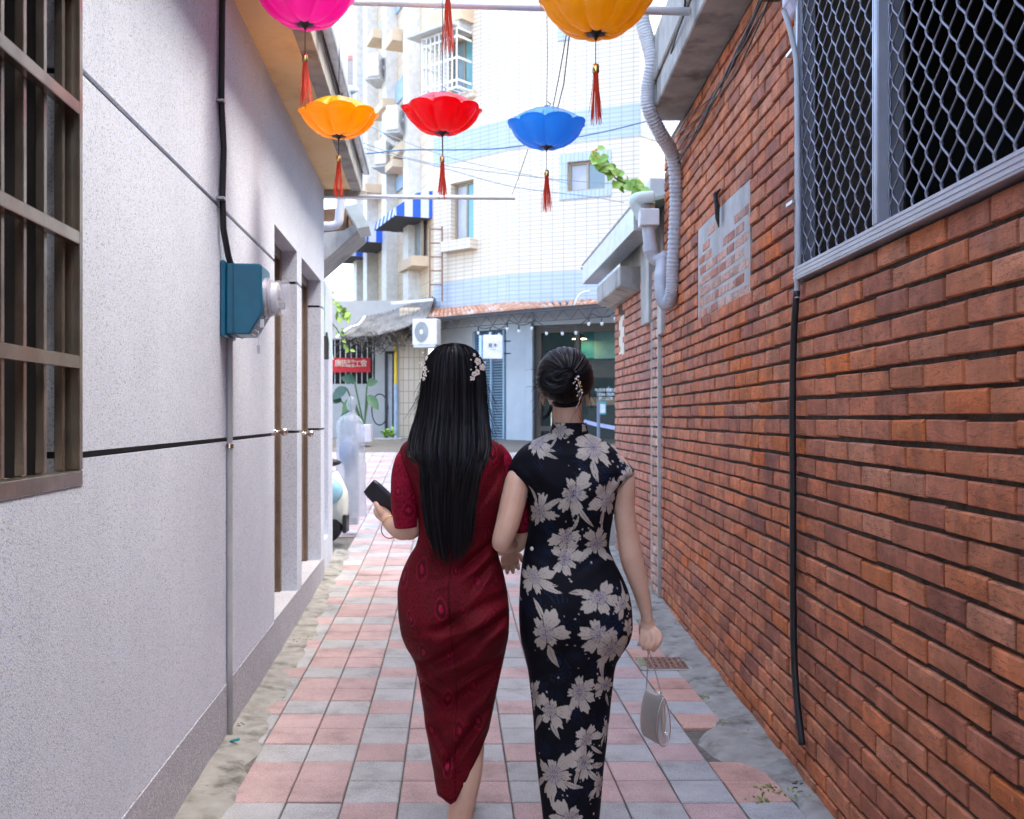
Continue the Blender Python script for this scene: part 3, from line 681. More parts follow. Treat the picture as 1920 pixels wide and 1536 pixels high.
wC1 = rect(FC, 845, 888, 340, 452); wC2 = rect(FC, 838, 886, 70, 178); wC3 = rect(FC, 838, 888, -120, 22)
m = MB(); cells(m, FB, -.3, 0, [0, FB.L], [GF, BT], [wB]); m.build('wall', T_B, blk)
m = MB(); cells(m, FC, -.3, 0, [0, FC.L], [GF, BT], [wC1, wC2, wC3]); m.build('wall', T_C, blk)
m = MB(); m.box((-.3, 0, GF), (0, FD.L, BT), FD); m.build('wall', T_D, blk)
m = MB(); m.box((-.3, 0, 0.9), (0, 1.7, BT), FE); m.build('wall', T_E, blk)
m = MB(); m.box((-6, 20.5, .9), (9, 30, 16.5)); m.v = [FD.o*0+p for p in m.v]
m = MB(); m.prism([(-1.3, 21.8, GF), (-.0, 20.4, GF), (2.44, 19.4, GF), (3.9, 21, GF), (4, 30, GF), (-4.2, 30, GF)], (0, 0, BT-GF)); m.build('core', M_concrete_lt, blk)
for z0, z1, s1 in ((6.74, 7.36, 1), (3.52, 4.24, 1), (10.1, 10.7, 1)):
    for fr, mt in ((FB, T_Bb), (FC, T_Cb), (FE, T_Eb)):
        a = 0; b = fr.L
        m = MB(); m.box((.001, a+(.004 if fr is FB else 0), z0), (.012, b-.002, z1), fr); m.build('tile_band', mt, blk)
def window(fr, w_, panes, frame_m=M_winfr, dep=.14, sill=None, parent=blk):
    s0, s1, z0, z1 = w_; m = MB(); t = .045
    for a, b, c, d in ((s0, s1, z0, z0+t), (s0, s1, z1-t, z1), (s0, s0+t, z0+t, z1-t), (s1-t, s1, z0+t, z1-t)): m.box((-dep, a, c), (-dep+.06, b, d), fr)
    k = len(panes)
    for i in range(1, k): q = lerp(s0, s1, i/k); m.box((-dep, q-t/2, z0+t), (-dep+.055, q+t/2, z1-t), fr)
    fo = m.build('window', frame_m, parent)
    for i, pm in enumerate(panes):
        q = MB(); q.box((-dep+.005+.012*(i % 2), lerp(s0, s1, i/k)+.01, z0+.01), (-dep+.017+.012*(i % 2), lerp(s0, s1, (i+1)/k)-.01, z1-.01), fr); q.build('pane', pm, fo)
    if sill:
        q = MB(); q.box((-.1, s0-.1, z0-sill[1]), (sill[0], s1+.1, z0-.002), fr); q.build('sill', sill[2], fo)
    return fo
window(FB, wB, [M_glassG, M_glassB])
a = rect(FB, 1049, 1146, 286, 372); m = MB(); cells(m, FB, .001, .02, [a[0], a[1]], [a[2], a[3]], [wB]); m.build('blue_surround', tilemat('blue surround tile', FB, .085, .235, BL1, BL2, (.30, .38, .48), .007), blk)
a = rect(FB, 1046, 1070, 48, 76); m = MB(); m.box((.001, a[0], a[2]), (.02, a[1], a[3]), FB); m.build('blue_surround', T_Bb, blk)
window(FC, wC1, [M_glassG, M_glassT], dep=.2, sill=(.22, .22, T_C))
window(FC, wC2, [M_glassB, M_glassT], dep=.2, sill=(.1, .15, T_C))
window(FC, wC3, [M_glassB, M_glassT], dep=.2)
m = MB(); m.box((-.05, wC3[0]-.2, wC3[2]-.34), (.35, wC3[1], wC3[2]-.003), FC); m.build('window_ledge', M_ochre, blk)
# white grille cage over the upper corner window
cage = MB(); s0, s1, z0, z1 = wC2; s0 -= .3; s1 -= .04; n1 = .42; bw = .022
cg = thing('window_cage', '', ''); del cg['label'], cg['category']; cg.parent = blk
m = MB()
for z in (z0, lerp(z0, z1, .12), lerp(z0, z1, .5), lerp(z0, z1, .86), z1):
    m = MB(); m.box((n1-bw, s0, z-bw), (n1, s1, z+bw), FC); m.box((.002, s0-bw, z-bw), (n1, s0, z+bw), FC); m.box((.002, s1, z-bw), (n1, s1+bw, z+bw), FC); m.build('cage_rail', M_steel_w, cg)
for i in range(9):
    s_ = lerp(s0, s1, i/8); q = MB(); q.box((n1+.001, s_-.012, z0), (n1+.022, s_+.012, z1), FC); q.build('cage_bar', M_steel_w, cg)
for i in range(1, 5):
    nn_ = n1*i/5; q = MB(); q.box((nn_-.01, s0-bw-.02, z0), (nn_+.01, s0-bw-.001, z1), FC); q.build('cage_bar', M_steel_w, cg)
m = MB()
for i in range(8): s_ = lerp(s0, s1, i/7); m.box((.004, s_-.008, z0-.045), (n1, s_+.008, z0-.024), FC)
m.build('cage_floor', M_steel_w, cg)
m = MB(); m.prism([FC(.0, s0-.3, z1+.30), FC(.62, s0-.3, z1+.06), FC(.62, s0-.3, z1+.03), FC(.0, s0-.3, z1+.05)], FC.S*(s1-s0+.3)); m.build('hood', M_grey, cg)
# receding street side: pilasters, blue panels, units, hoods
for u_ in (783, 741, 704, 684):
    s_ = FD.su(u_); m = MB(); m.box((.001, s_-.22, GF), (.28, s_+.22, BT), FD); m.build('pilaster', M_acw, blk)
for u_, v0, v1 in ((752, 150, 190), (752, 0, 18), (722, 33, 68), (722, 222, 250), (693, 124, 156), (693, 290, 325), (752, 330, 356)):
    s_ = FD.su(u_); m = MB(); m.box((.001, s_-.32, FD.zz(u_, v1)), (.05, s_+.32, FD.zz(u_, v0)), FD); m.build('blue_panel', plain('blue panel tile', (.33, .47, .64), .5), blk)
for u_, v0, v1 in ((768, 300, 322), (730, 60, 84), (715, 345, 368), (768, 60, 90)):
    s_ = FD.su(u_); m = MB(); m.box((.001, s_-.35, FD.zz(u_, v1)), (.5, s_+.35, FD.zz(u_, v0)-.1), FD); m.build('window_ledge', M_ochre, blk)
for u_, v0, v1 in ((790, 400, 488), (768, 190, 280), (735, 100, 200)):
    s_ = FD.su(u_); z0, z1 = FD.zz(u_, v1), FD.zz(u_, v0)
    window(FD, (s_-.5, s_+.5, z0, z1), [M_glassT, M_glassB], dep=-.09, sill=(.38, .22, M_ochre))
def ac_unit(c, yaw, label, sc=1.0, grp='air conditioner units on the apartment block'):
    r = thing('air_conditioner', label, 'air conditioner', c, yaw, grp); r.scale = (sc,)*3
    def B_(name, mt, p0, p1, par=r, **k):
        mm = MB(); mm.box(p0, p1); o = mm.build(name, mt, par, raw=True, **k); return o
    B_('casing', M_acw, (-.4, -.15, 0), (.4, .15, .56), bevel=.02)
    mm = MB(); mm.lathe([(.225, -.155), (.225, -.151)], (-.1, 0, .28), (0, 1, 0), 28); mm.build('fan_guard', plain('grey grille', (.16, .17, .18), .5), r, raw=True)
    mm = MB()
    for q in range(5): mm.lathe([(.05+q*.04, -.161), (.058+q*.04, -.161), (.058+q*.04, -.157), (.05+q*.04, -.157), (.05+q*.04, -.161)], (-.1, 0, .28), (0, 1, 0), 24, cap=False)
    mm.build('guard_ring', M_white, r, raw=True)
    mm = MB(); mm.lathe([(.05, -.17), (.05, -.155)], (-.1, 0, .28), (0, 1, 0), 16); mm.build('hub', M_white, r, raw=True)
    B_('bracket', M_grey, (-.35, -.17, -.05), (.35, .25, -.003))
    return r
for u_, v_, l in ((712, 130, 'white air conditioner on the narrow tiled strip below the tin-roofed shack level'), (748, 228, 'white air conditioner beside the red lantern on the receding facade'), (726, 292, 'white air conditioner low on the receding facade above the striped awnings')):
    s_ = FD.su(u_, .35); p = FD(.35, s_, FD.zz(u_, v_, .35)-.3); ac_unit(p, math.atan2(FD.S.y, FD.S.x)+math.pi/2+.9, l, 1.0)
acg = at(800, 648, 20.3); ac_unit(acg, R_(-14), 'white outdoor air conditioner beside the tiled corner column under the tile eave', .98).scale = (.66, .9, .95)
# awnings
M_awn, t_, b_ = newmat('blue striped canvas'); g_ = N(t_, 'ShaderNodeNewGeometry'); dd = N(t_, 'ShaderNodeVectorMath', operation='DOT_PRODUCT'); dd.inputs[1].default_value = tuple(FD.N); t_.links.new(g_.outputs['Position'], dd.inputs[0])
tcs = N(t_, 'ShaderNodeVectorMath', operation='DOT_PRODUCT'); tcs.inputs[1].default_value = tuple(FD.S); t_.links.new(g_.outputs['Position'], tcs.inputs[0])
nn2 = N(t_, 'ShaderNodeVectorMath', operation='DOT_PRODUCT'); nn2.inputs[1].default_value = tuple(FD.S); t_.links.new(g_.outputs['Normal'], nn2.inputs[0])
st = lambda v_, w_: math_(t_, 'GREATER_THAN', math_(t_, 'FRACT', math_(t_, 'MULTIPLY', v_, 1/w_)), .5)
side = math_(t_, 'GREATER_THAN', math_(t_, 'ABSOLUTE', nn2.outputs['Value']), .7)
mixv = math_(t_, 'ADD', math_(t_, 'MULTIPLY', st(dd.outputs['Value'], .36), side), math_(t_, 'MULTIPLY', st(tcs.outputs['Value'], .36), math_(t_, 'SUBTRACT', 1.0, side)))
t_.links.new(mixc(t_, mixv, (.66, .68, .74), (.02, .11, .58)), b_.inputs['Base Color']); b_.inputs['Roughness'].default_value = .7
M_dark = plain('dark lining', (.06, .06, .07), .9)
for y0, y1, l in ((21.5, 23.2, 'blue and white striped awning on the receding facade beside the rusty ladder'), (24.6, 26.1, 'blue and white striped awning between the two other striped awnings'), (26.7, 28.0, 'blue and white striped awning farthest along the receding facade')):
    s1, s0 = [(q-FD.o.y)/FD.S.y for q in (y0, y1)]
    r = thing('awning', l, 'awning', FD(0, (s0+s1)/2, 5.66), 0, 'striped awnings')
    pr = [FD(.002, s0, 6.25), FD(.35, s0, 6.18), FD(.8, s0, 5.85), FD(.84, s0, 5.66), FD(.825, s0, 5.66), FD(.78, s0, 5.84), FD(.34, s0, 6.165), FD(.002, s0, 6.235)]
    m = MB(); m.prism(pr, FD.S*(s1-s0)); m.build('canopy', M_awn, r)
    for s_ in (s0-.014, s1+.001):
        m = MB(); m.prism([FD(.002, s_, 6.25), FD(.35, s_, 6.18), FD(.8, s_, 5.85), FD(.84, s_, 5.66), FD(.002, s_, 5.66)], FD.S*.012); m.build('side_panel', M_awn, r)
    m = MB(); m.box((.002, s0+.01, 5.67), (.80, s1-.01, 5.685), FD); m.build('lining', M_dark, r)
# rusty ladder
ld = thing('ladder', 'rusty iron ladder standing against the corner of the tiled block', 'ladder', at(817, 560, 21))
for u_ in (806, 829): m = MB(); m.bar(at(u_, 565, 21), at(u_, 425, 21.0), .035); m.build('stile', M_rust, ld)
for v_ in range(430, 560, 26): m = MB(); m.bar(at(807, v_, 21), at(828, v_, 21), .028); m.build('rung', M_rust, ld)

# ================================================================== ground floor: shop side
FG = Fac((at(600, 0, 21.6).x, 21.6), (at(802, 0, 21.6).x, 21.6))
shop = thing('union_office', 'pale ground-floor office front with barred dark window and black door', 'building', (-2.9, 21.6, .9))
M_pale = grain('pale painted wall', (.37, .365, .35), (.44, .43, .415), 4, .8, .1, 40, stain=(.40, .40, .36), stain_amt=.4)
ow = rect(FG, 560, 703, 636, 720)
m = MB(); cells(m, FG, -.25, 0, [-1.6, FG.L], [.5, GF+.4], [ow]); m.build('wall', M_pale, shop)
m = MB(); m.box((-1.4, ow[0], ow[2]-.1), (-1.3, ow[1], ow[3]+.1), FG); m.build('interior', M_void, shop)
for i in range(14):
    s_ = lerp(ow[0], ow[1], (i+.5)/14); m = MB(); m.box((-.10, s_-.009, ow[2]), (-.08, s_+.009, ow[3]), FG); m.build('bar', M_grey, shop)
a = rect(FG, 722, 741, 664, 818); m = MB(); m.box((.001, a[0], .9), (.05, a[0]+.06, a[3]), FG); m.box((.001, a[1]-.06, .9), (.05, a[1], a[3]), FG); m.box((.001, a[0], a[3]), (.05, a[1], a[3]+.06), FG); dr = m.build('door_frame', M_black, shop)
m = MB(); m.box((.001, a[0]+.06, .9), (.02, a[1]-.06, a[3]), FG); m.build('door', plain('grey door', (.40, .41, .44), .5), shop)
# corner column of beige tile, yellow pipe
T_G = tilemat('beige column tile', FG, .115, .24, (.60, .48, .35), (.66, .54, .41), (.34, .28, .22), .009)
m = MB(); a = rect(FG, 748, 800, 600, 835, .5); m.box((.0, a[0], .8), (.5, a[1], 3.7), FG); m.build('column', T_G, shop, bevel=.06, seg=3)
m = MB(); p0, p1 = at(742, 720, 21.0), at(742, 610, 21.0); m.tube([p0, p1], .035, 8); m.build('gas_pipe', plain('yellow paint', (.75, .48, .03), .5), shop)
m = MB(); m.tube([at(742, 835, 21.0), at(742, 720, 21.0)], .04, 8); m.build('gas_pipe', plain('blue grey paint', (.34, .42, .52), .5), shop)
bn = thing('banner', 'red banner with pale Chinese characters hung across the barred window', 'banner', at(660, 680, 21.45))
M_red = plain('red banner cloth', (.50, .012, .02), .7)
b = rect(FG, 580, 694, 671, 698, .1); m = MB(); m.box((.06, b[0], b[2]), (.072, b[1], b[3]), FG); m.build('cloth', M_red, bn)
def text(body, mat, parent, p, size, rx=90, rz=0, name='lettering', ext=.002, align='CENTER'):
    cu = bpy.data.curves.new(name, 'FONT'); cu.body = body; cu.size = size; cu.align_x = align; cu.align_y = 'CENTER'; cu.extrude = ext
    o = bpy.data.objects.new(name, cu); COL.objects.link(o); o.data.materials.append(mat)
    M_ = Matrix.Translation(p) @ Matrix.Rotation(R_(rz), 4, 'Z') @ Matrix.Rotation(R_(rx), 4, 'X')
    dg = bpy.context.evaluated_depsgraph_get(); me = bpy.data.meshes.new_from_object(o.evaluated_get(dg)); bpy.data.objects.remove(o)
    me.transform((wmat(parent).inverted() if parent else Matrix.Identity(4)) @ M_)
    q = bpy.data.objects.new(name, me); COL.objects.link(q); q.parent = parent; return q
M_cream = plain('cream print', (.66, .60, .46), .7)
for ch, u_, v_, sz in (('廣', 634, 682, .165), ('告', 646, 682, .165), ('工', 670, 683, .16), ('會', 682, 682, .165), ('服', 654.5, 678, .075), ('務', 661.5, 678, .075), ('職', 654.5, 686.5, .075), ('業', 661.5, 686.5, .075)):
    text(ch, M_cream, bn, at(u_, v_, 21.52), sz)
# sagging tin canopy with dead creepers
cn = thing('tin_canopy', 'sagging grey corrugated canopy overgrown with dry creeper beside the tiled column', 'canopy', (-3, 20.8, 3.4))
M_tin = grain('dirty corrugated sheet', (.16, .15, .14), (.26, .25, .23), 6, .8, .3, 40, stain=(.06, .055, .045), stain_amt=.8)
mb = MB(); A, B, C_, D_ = at(640, 632, 20.2), at(800, 596, 20.6), at(700, 575, 22.4), at(815, 556, 21.4); n_ = 60
for j in range(9):
    for i in range(n_+1):
        p = A.lerp(B, i/n_).lerp(C_.lerp(D_, i/n_), j/8); p = p+Vector((0, 0, .022*math.sin(i*2.1)-.12*math.sin(math.pi*i/n_)*(1-j/8))); mb.v.append(p)
mb.f = [(j*(n_+1)+i, j*(n_+1)+i+1, (j+1)*(n_+1)+i+1, (j+1)*(n_+1)+i) for j in range(8) for i in range(n_)]
so = mb.build('sheet', M_tin, cn, smooth=True); so.modifiers.new('solid', 'SOLIDIFY').thickness = .02
m = MB(); m.bar(at(733, 569, 20.9), at(812, 562, 20.9), .06); m.build('edge_beam', M_pvc_lt, cn)
m = MB(); m.tube(smooth_path([at(630, 634, 20.1), at(655, 615, 20.3), at(672, 609, 20.5), at(684, 594, 20.8)]), .03, 6); m.build('edge_trim', M_pvc_lt, cn)
vb = MB(); r4 = random.Random(8)
for q in range(170):
    t = r4.random(); p = A.lerp(B, t)+Vector((0, r4.uniform(-.05, .5), r4.uniform(-.05, .02)-.1*math.sin(math.pi*t))); pts = [p]
    for k in range(4): p = p+Vector((r4.uniform(-.13, .13), r4.uniform(-.08, .08), r4.uniform(-.16, .04))); pts.append(p)
    vb.tube(pts, .008, 3)
tag(vb.build('dry_creeper', plain('dry stem', (.07, .06, .05), .9), cn), kind='stuff')
# plants and pot by the office
M_leaf = grain('green leaf', (.025, .075, .02), (.05, .12, .03), 8, .45, .1, 60); M_leaf_l = grain('light green leaf', (.20, .38, .05), (.32, .50, .09), 10, .5, .1, 60); M_leaf_d = grain('dark green leaf', (.012, .05, .035), (.03, .08, .05), 8, .4, .1, 60)
def leaf(mb, base, d, up, L, W, bend=.3, n=5):
    d = d.normalized(); side = d.cross(up).normalized(); nrm = side.cross(d)
    prev = None
    for i in range(n+1):
        t = i/n; wd = W*math.sin(math.pi*min(1, t*.92+.06))**.8; c = base+d*(L*t)-Vector((0, 0, 1))*(bend*L*t*t)
        cur = [c-side*wd/2+nrm*wd*.12, c, c+side*wd/2+nrm*wd*.12]
        mb.v += cur; b = len(mb.v)-3
        if prev is not None: mb.f += [(prev, prev+1, b+1, b), (prev+1, prev+2, b+2, b+1)]
        prev = b
pot = thing('potted_plant', 'large-leaved green plant in a square pale pot by the office wall', 'plant', at(683, 830, 18.6))
pb = at(683, 829, 18.6); m = MB(); m.prism([pb+Vector(q) for q in ((-.14, -.14, 0), (.14, -.14, 0), (.14, .14, 0), (-.14, .14, 0))], (0, 0, .33)); m.build('pot', plain('pale mauve pot', (.55, .50, .54), .6), pot, bevel=.01)
st_ = MB(); 
for u_, v_, du, dv, W in ((650, 728, -30, 15, .30), (665, 716, -22, -14, .28), (690, 742, 20, 20, .26), (688, 722, 14, -10, .24), (664, 748, -26, 24, .26), (640, 752, -20, -8, .28), (656, 768, -16, 20, .22)):
    a_ = at(u_, v_, 18.6); st_.tube(smooth_path([pb+Vector((0, 0, .3)), pb.lerp(a_, .5)+Vector((0, 0, .12)), a_]), .016, 5)
    m = MB(); leaf(m, a_, at(u_+du, v_+dv, 18.5)-a_, Vector((0, -1, .4)), .30, W*.72, .25); m.build('leaf', M_leaf if W < .27 else M_leaf_d, pot, smooth=True)
st_.build('stem', M_leaf, pot, smooth=True)
p2_ = thing('fern', 'small bright green bush on the step beside the black door', 'plant', at(728, 822, 20.2)); m = MB(); r4 = random.Random(14)
for q in range(60):
    b0 = at(728, 820, 20.2)+Vector((r4.uniform(-.1, .1), r4.uniform(-.1, .1), r4.uniform(0, .1))); leaf(m, b0, Vector((r4.uniform(-1, 1), r4.uniform(-1, 1), r4.uniform(.3, 1.2))), Vector((0, 0, 1)), r4.uniform(.12, .26), .06, .4, 3)
m.build('leaves', M_leaf_l, p2_); m = MB(); q = at(728, 828, 20.2); m.prism([q+Vector(k) for k in ((-.28, -.2, -.02), (.28, -.2, -.02), (.28, .2, -.02), (-.28, .2, -.02))], (0, 0, .09)); m.build('planter', M_concrete, p2_, bevel=.01)
hr = MB(); c = at(712, 768, 20.9); hr.tube([c+Vector((.17*math.cos(a_), -.03*math.cos(a_*3), .36*math.sin(a_)*.9)) for a_ in np.linspace(0, 6.2, 30)], .014, 6); tag(hr.build('hose', M_black, smooth=True, loc=c), 'coiled black hose hung on the office wall beside the potted plant', 'hose')

# ================================================================== cafe front
cafe = thing('cafe_front', 'pale blue cafe shopfront with brown framed glass under a tile eave', 'shop', (.8, 19.6, .9))
M_pb = grain('pale blue render', (.38, .42, .45), (.44, .48, .51), 3, .7, .06, 40)
M_brown = plain('dark brown frame', (.05, .035, .025), .5)
gw_ = rect(FB, 1002, 1240, 606, 850)
m = MB(); m.box((-.25, -.05, .6), (.06, gw_[0]-.02, GF), FB); m.build('pillar', M_pb, cafe, bevel=.01)
m = MB(); m.box((.062, FB.su(988), .6), (.10, gw_[0]-.005, GF-.15), FB); m.build('corner_post', M_pb, cafe, bevel=.008)
m = MB(); m.box((-.25, gw_[0]-.02, gw_[3]), (.02, FB.L, GF), FB); m.build('lintel', M_pb, cafe)
m = MB(); m.box((-.25, 0, .6), (.0, FC.su(886), GF+.1), FC); m.build('wall', M_pale, cafe)
m = MB(); m.box((-.25, FC.su(884), 3.15), (.01, FC.L, GF), FC); m.build('wall', M_pb, cafe)
# louvre shutter
sh0, sh1 = FC.su(886), FC.su(944); shut = thing('louvre_shutter', '', ''); del shut['label'], shut['category']; shut.parent = cafe
M_sl = plain('slate blue paint', (.25, .36, .45), .5); M_sld = plain('dark slate paint', (.05, .10, .15), .5)
m = MB(); m.box((-.12, sh0, .8), (-.09, sh1, 3.15), FC); m.build('backing', M_sld, shut)
for i in range(40):
    z = .9+i*.056; m = MB()
    if z > 3.08: break
    m.prism([FC(-.085, sh0+.02, z), FC(-.03, sh0+.02, z-.012), FC(-.03, sh0+.02, z-.002), FC(-.085, sh0+.02, z+.012)], FC.S*(sh1-sh0-.04)); m.build('slat', M_sl, shut)
for s_ in (sh0, lerp(sh0, sh1, .55), sh1-.04): m = MB(); m.box((-.088, s_, .82), (-.02, s_+.04, 3.14), FC); m.build('stile', M_sl, shut)
# glazing
m = MB(); z0, z1 = .85, gw_[3]; fw = .10
su = lambda u: FB.su(u)
for a, b, c, d in ((gw_[0], su(1014), z0, z1), (su(1014), FB.L-.02, z1-.16, z1-.001), (su(1078), su(1086), z0, z1-.16), (su(1014), su(1078), 1.10, 1.2)): m.box((-.12, a, c), (-.02, b, d), FB)
m.build('window_frame', M_brown, cafe)
M_cg = glassmat('cafe glass', (.10, .18, .18), .03, .10); M_cg.node_tree.nodes['Principled BSDF'].inputs['IOR'].default_value = 1.22
for a, b in ((1015, 1078), (1087, 1205)):
    m = MB(); m.box((-.075, su(a), z0+.02), (-.065, min(su(b), FB.L-.03), z1-.17), FB); m.build('glass', M_cg, cafe)
# inside the cafe
M_in = grain('cafe wall', (.16, .13, .085), (.22, .18, .12), 3, .8); M_tl = plain('teal board', (.01, .26, .28), .5); M_tl2 = plain('sea green board', (.18, .42, .36), .5)
m = MB(); m.box((-3.2, -.2, .85), (-3.1, FB.L+.5, 3.5), FB); m.box((-3.1, -.3, .85), (-.3, -.22, 3.5), FB); m.build('back_wall', M_in, cafe)
m = MB(); m.box((-3.1, FB.L+.42, .85), (-.3, FB.L+.5, 3.5), FB); m.build('side_wall', M_in, cafe)
m = MB(); m.box((-3.1, -.2, .84), (-.26, FB.L+.5, .86), FB); m.build('floor', M_concrete, cafe)
m = MB(); m.box((-3.1, -.2, 3.3), (-.26, FB.L+.5, 3.34), FB); m.build('ceiling', M_in, cafe)
for u0, u1, v0, v1, mt, n_, nm in ((1086, 1114, 618, 672, M_tl, -.9, 'menu_board'), (1114, 1175, 618, 672, M_tl2, -.9, 'menu_board'), (1030, 1075, 625, 660, M_leaf_d, -1.8, 'mural'), (1086, 1190, 674, 708, M_brown, -1.0, 'shelf'), (1100, 1190, 745, 760, plain('oak counter', (.40, .27, .14), .5), -1.2, 'counter_top'), (1100, 1190, 762, 835, M_brown, -1.3, 'counter')):
    a = rect(FB, u0, u1, v0, v1, n_); m = MB(); m.box((n_-.05, a[0], a[2]), (n_, a[1], a[3]), FB); m.build(nm, mt, cafe)
c = FB(-.6, su(1064)+.05, H+(CV-636)/F*20.1); m = MB(); m.lathe([(.02, .10), (.06, .09), (.16, .01), (.165, 0), (.155, 0), (.05, .07), (0, .08)], c, (0, 0, 1), 24); lp = m.build('pendant_lamp', M_brown, cafe, smooth=True)
M_glow, t_, b_ = newmat('warm lamp glow'); b_.inputs['Base Color'].default_value = (1, .8, .5, 1); b_.inputs['Emission Color'].default_value = (1, .72, .35, 1); b_.inputs['Emission Strength'].default_value = 3.0
m = MB(); m.lathe([(.15, .002), (.15, .012)], c, (0, 0, 1), 20); m.build('diffuser', M_glow, lp)
m = MB(); m.tube([c+Vector((0, 0, .09)), c+Vector((0, 0, .5))], .008, 5); m.build('cord', M_black, lp)
for q in range(9):
    a_ = FB(-1.05, su(1095+q*9), H+(CV-744)/F*20.2); m = MB(); hh = .1+.06*((q*7) % 3); m.lathe([(.035, 0), (.04, hh*.6), (.018, hh*.75), (.018, hh)], a_, (0, 0, 1), 10)
    o = tag(m.build('jar', random.choice([M_white, M_rust, M_glassT, M_brown]), smooth=True, loc=a_), 'small jar or bottle on the cafe counter behind the glass', 'jar', 'jars on the cafe counter')
M_wp = plain('white window print', (.85, .87, .88), .6)
for tx, v_ in (('內用外帶歡迎', 732), ('12:00-18:00', 740), ('週二公休', 748)):
    text(tx, M_wp, cafe, FB(-.055, su(1134), H+(CV-v_)/F*19.35), .075, 90, math.degrees(math.atan2(FB.S.y, FB.S.x)), 'window_lettering', .001)
nn_ = at(1129, 765, 19.2); m = MB(); m.obox(nn_, (.15, .01, .25)); nt2 = m.build('notice', plain('teal card', (.05, .38, .42), .5), cafe); m = MB(); m.obox(nn_+Vector((0, -.007, -.01)), (.12, .003, .17)); m.build('paper', M_white, nt2)
rope = thing('queue_barrier', 'lavender belt barrier post standing in front of the cafe glass', 'barrier', at(1122, 830, 18.9)); 
m = MB(); m.lathe([(.12, 0), (.12, .015), (.03, .03), (.03, .75), (.035, .76), (.035, .8)], at(1122, 833, 18.9), (0, 0, 1), 16); m.build('post', plain('slate post', (.16, .20, .28), .4), rope, smooth=False)
m = MB(); m.bar(at(1095, 790, 19), at(1121, 797, 18.9), .005, .07); m.bar(at(1123, 797, 18.9), at(1160, 804, 18.7), .005, .07); m.build('belt', plain('lavender webbing', (.40, .42, .62), .7), rope)
# sign box
sg = thing('sign_box', 'square white projecting sign box with small black Chinese characters', 'sign', at(924, 650, 19.2))
p0 = at(924, 651, 19.2); m = MB(); m.obox(p0, (.37, .11, .46), Matrix.Rotation(R_(8), 3, 'Z')); m.build('case', plain('white acrylic', (.78, .77, .84), .4), sg, bevel=.012)
m = MB(); m.obox(p0+Vector((-.215, .03, 0)), (.05, .12, .45), Matrix.Rotation(R_(-30), 3, 'Z')); m.build('side', plain('pale blue acrylic', (.42, .58, .72), .4), sg)
M_ink = plain('black ink', (.02, .02, .02), .6)
text('見', M_ink, sg, p0+Vector((-.045, -.068, .02)), .095, 90, 8); text('木', M_ink, sg, p0+Vector((.05, -.056, .025)), .085, 90, 8); m = MB(); [m.obox(p0+Vector((-.04+q*.026, -.0625+q*.0036, -.052)), (.02, .002, .008)) for q in range(4)]; m.build('small_print', M_ink, sg)
for v_ in (640, 663): m = MB(); m.bar(at(945, v_, 19.25), at(957, v_, 19.4), .022); m.build('bracket', M_black, sg)
# terracotta eave with truss and string lights
ev = thing('tile_eave', 'narrow terracotta tile eave above the cafe front', 'roof', at(985, 580, 19.07))
M_tc = grain('terracotta', (.46, .21, .12), (.58, .31, .19), 8, .7, .3, 60, stain=(.75, .66, .58), stain_amt=.8, stain_scale=3)
E = [at(790, 599, 20.9), at(985, 581, 19.07), at(1145, 569, 18.0)]; I_ = [FC(.0, FC.su(800), 3.68), Vector((-.053, 19.99, 3.64)), FB(.0, FB.su(1180), 3.62)]
for k in range(2):
    L = (E[k+1]-E[k]).length; nt3 = int(L/.125)
    for i in range(nt3):
        t = (i+.5)/nt3; a_, b_2 = E[k].lerp(E[k+1], t), I_[k].lerp(I_[k+1], t); d = (E[k+1]-E[k]).normalized(); m = MB()
        for q in range(3):
            p, r_2 = a_.lerp(b_2, q/3), a_.lerp(b_2, min(1, (q+1.15)/3)); up = Vector((0, 0, .02)); vs = []
            for P, w_, hz in ((p, .062, .05), (r_2, .054, .03)):
                for th in np.linspace(0, math.pi, 6): vs.append(P+d*(w_*math.cos(th))+Vector((0, 0, hz*.3+w_*.8*math.sin(th))))
            m.add(vs, [(j, j+1, j+7, j+6) for j in range(5)]+[(0, 1, 2, 3, 4, 5)])
        m.build('roof_tile', M_tc, ev)
    m = MB(); m.add([E[k], E[k+1], I_[k+1], I_[k], E[k]-Vector((0, 0, .03)), E[k+1]-Vector((0, 0, .03)), I_[k+1]-Vector((0, 0, .03)), I_[k]-Vector((0, 0, .03))], [(0, 1, 2, 3), (4, 5, 6, 7), (0, 1, 5, 4), (2, 3, 7, 6), (1, 2, 6, 5), (0, 3, 7, 4)]); m.build('deck', M_dark, ev)
    m = MB(); n_ = int(L/.16); z_ = Vector((0, 0, -.06)); z2 = Vector((0, 0, -.24))
    m.bar(E[k]+z_, E[k+1]+z_, .014); m.bar(E[k]+z2, E[k+1]+z2, .014)
    for i in range(n_): m.bar(E[k].lerp(E[k+1], i/n_)+(z_ if i % 2 else z2), E[k].lerp(E[k+1], (i+1)/n_)+(z2 if i % 2 else z_), .009)
    m.build('truss', M_dark, ev)
sl_ = thing('string_lights', 'string of small clear bulbs draped below the tile eave', 'lights', at(1000, 600, 18.8))
knots = [at(880, 600, 19.9), at(925, 612, 19.5), at(955, 600, 19.2), at(1003, 600, 18.9), at(1062, 611, 18.5), at(1110, 588, 18.2), at(1160, 580, 17.9)]
wp = []
for a_, b_2 in zip(knots, knots[1:]):
    for q in range(8): t = q/8; wp.append(a_.lerp(b_2, t)-Vector((0, 0, .10*math.sin(math.pi*t))))
m = MB(); m.tube(wp, .009, 5); m.build('flex', M_black, sl_)
M_bulb = glassmat('bulb glass', (.9, .9, .88), .05, .6)
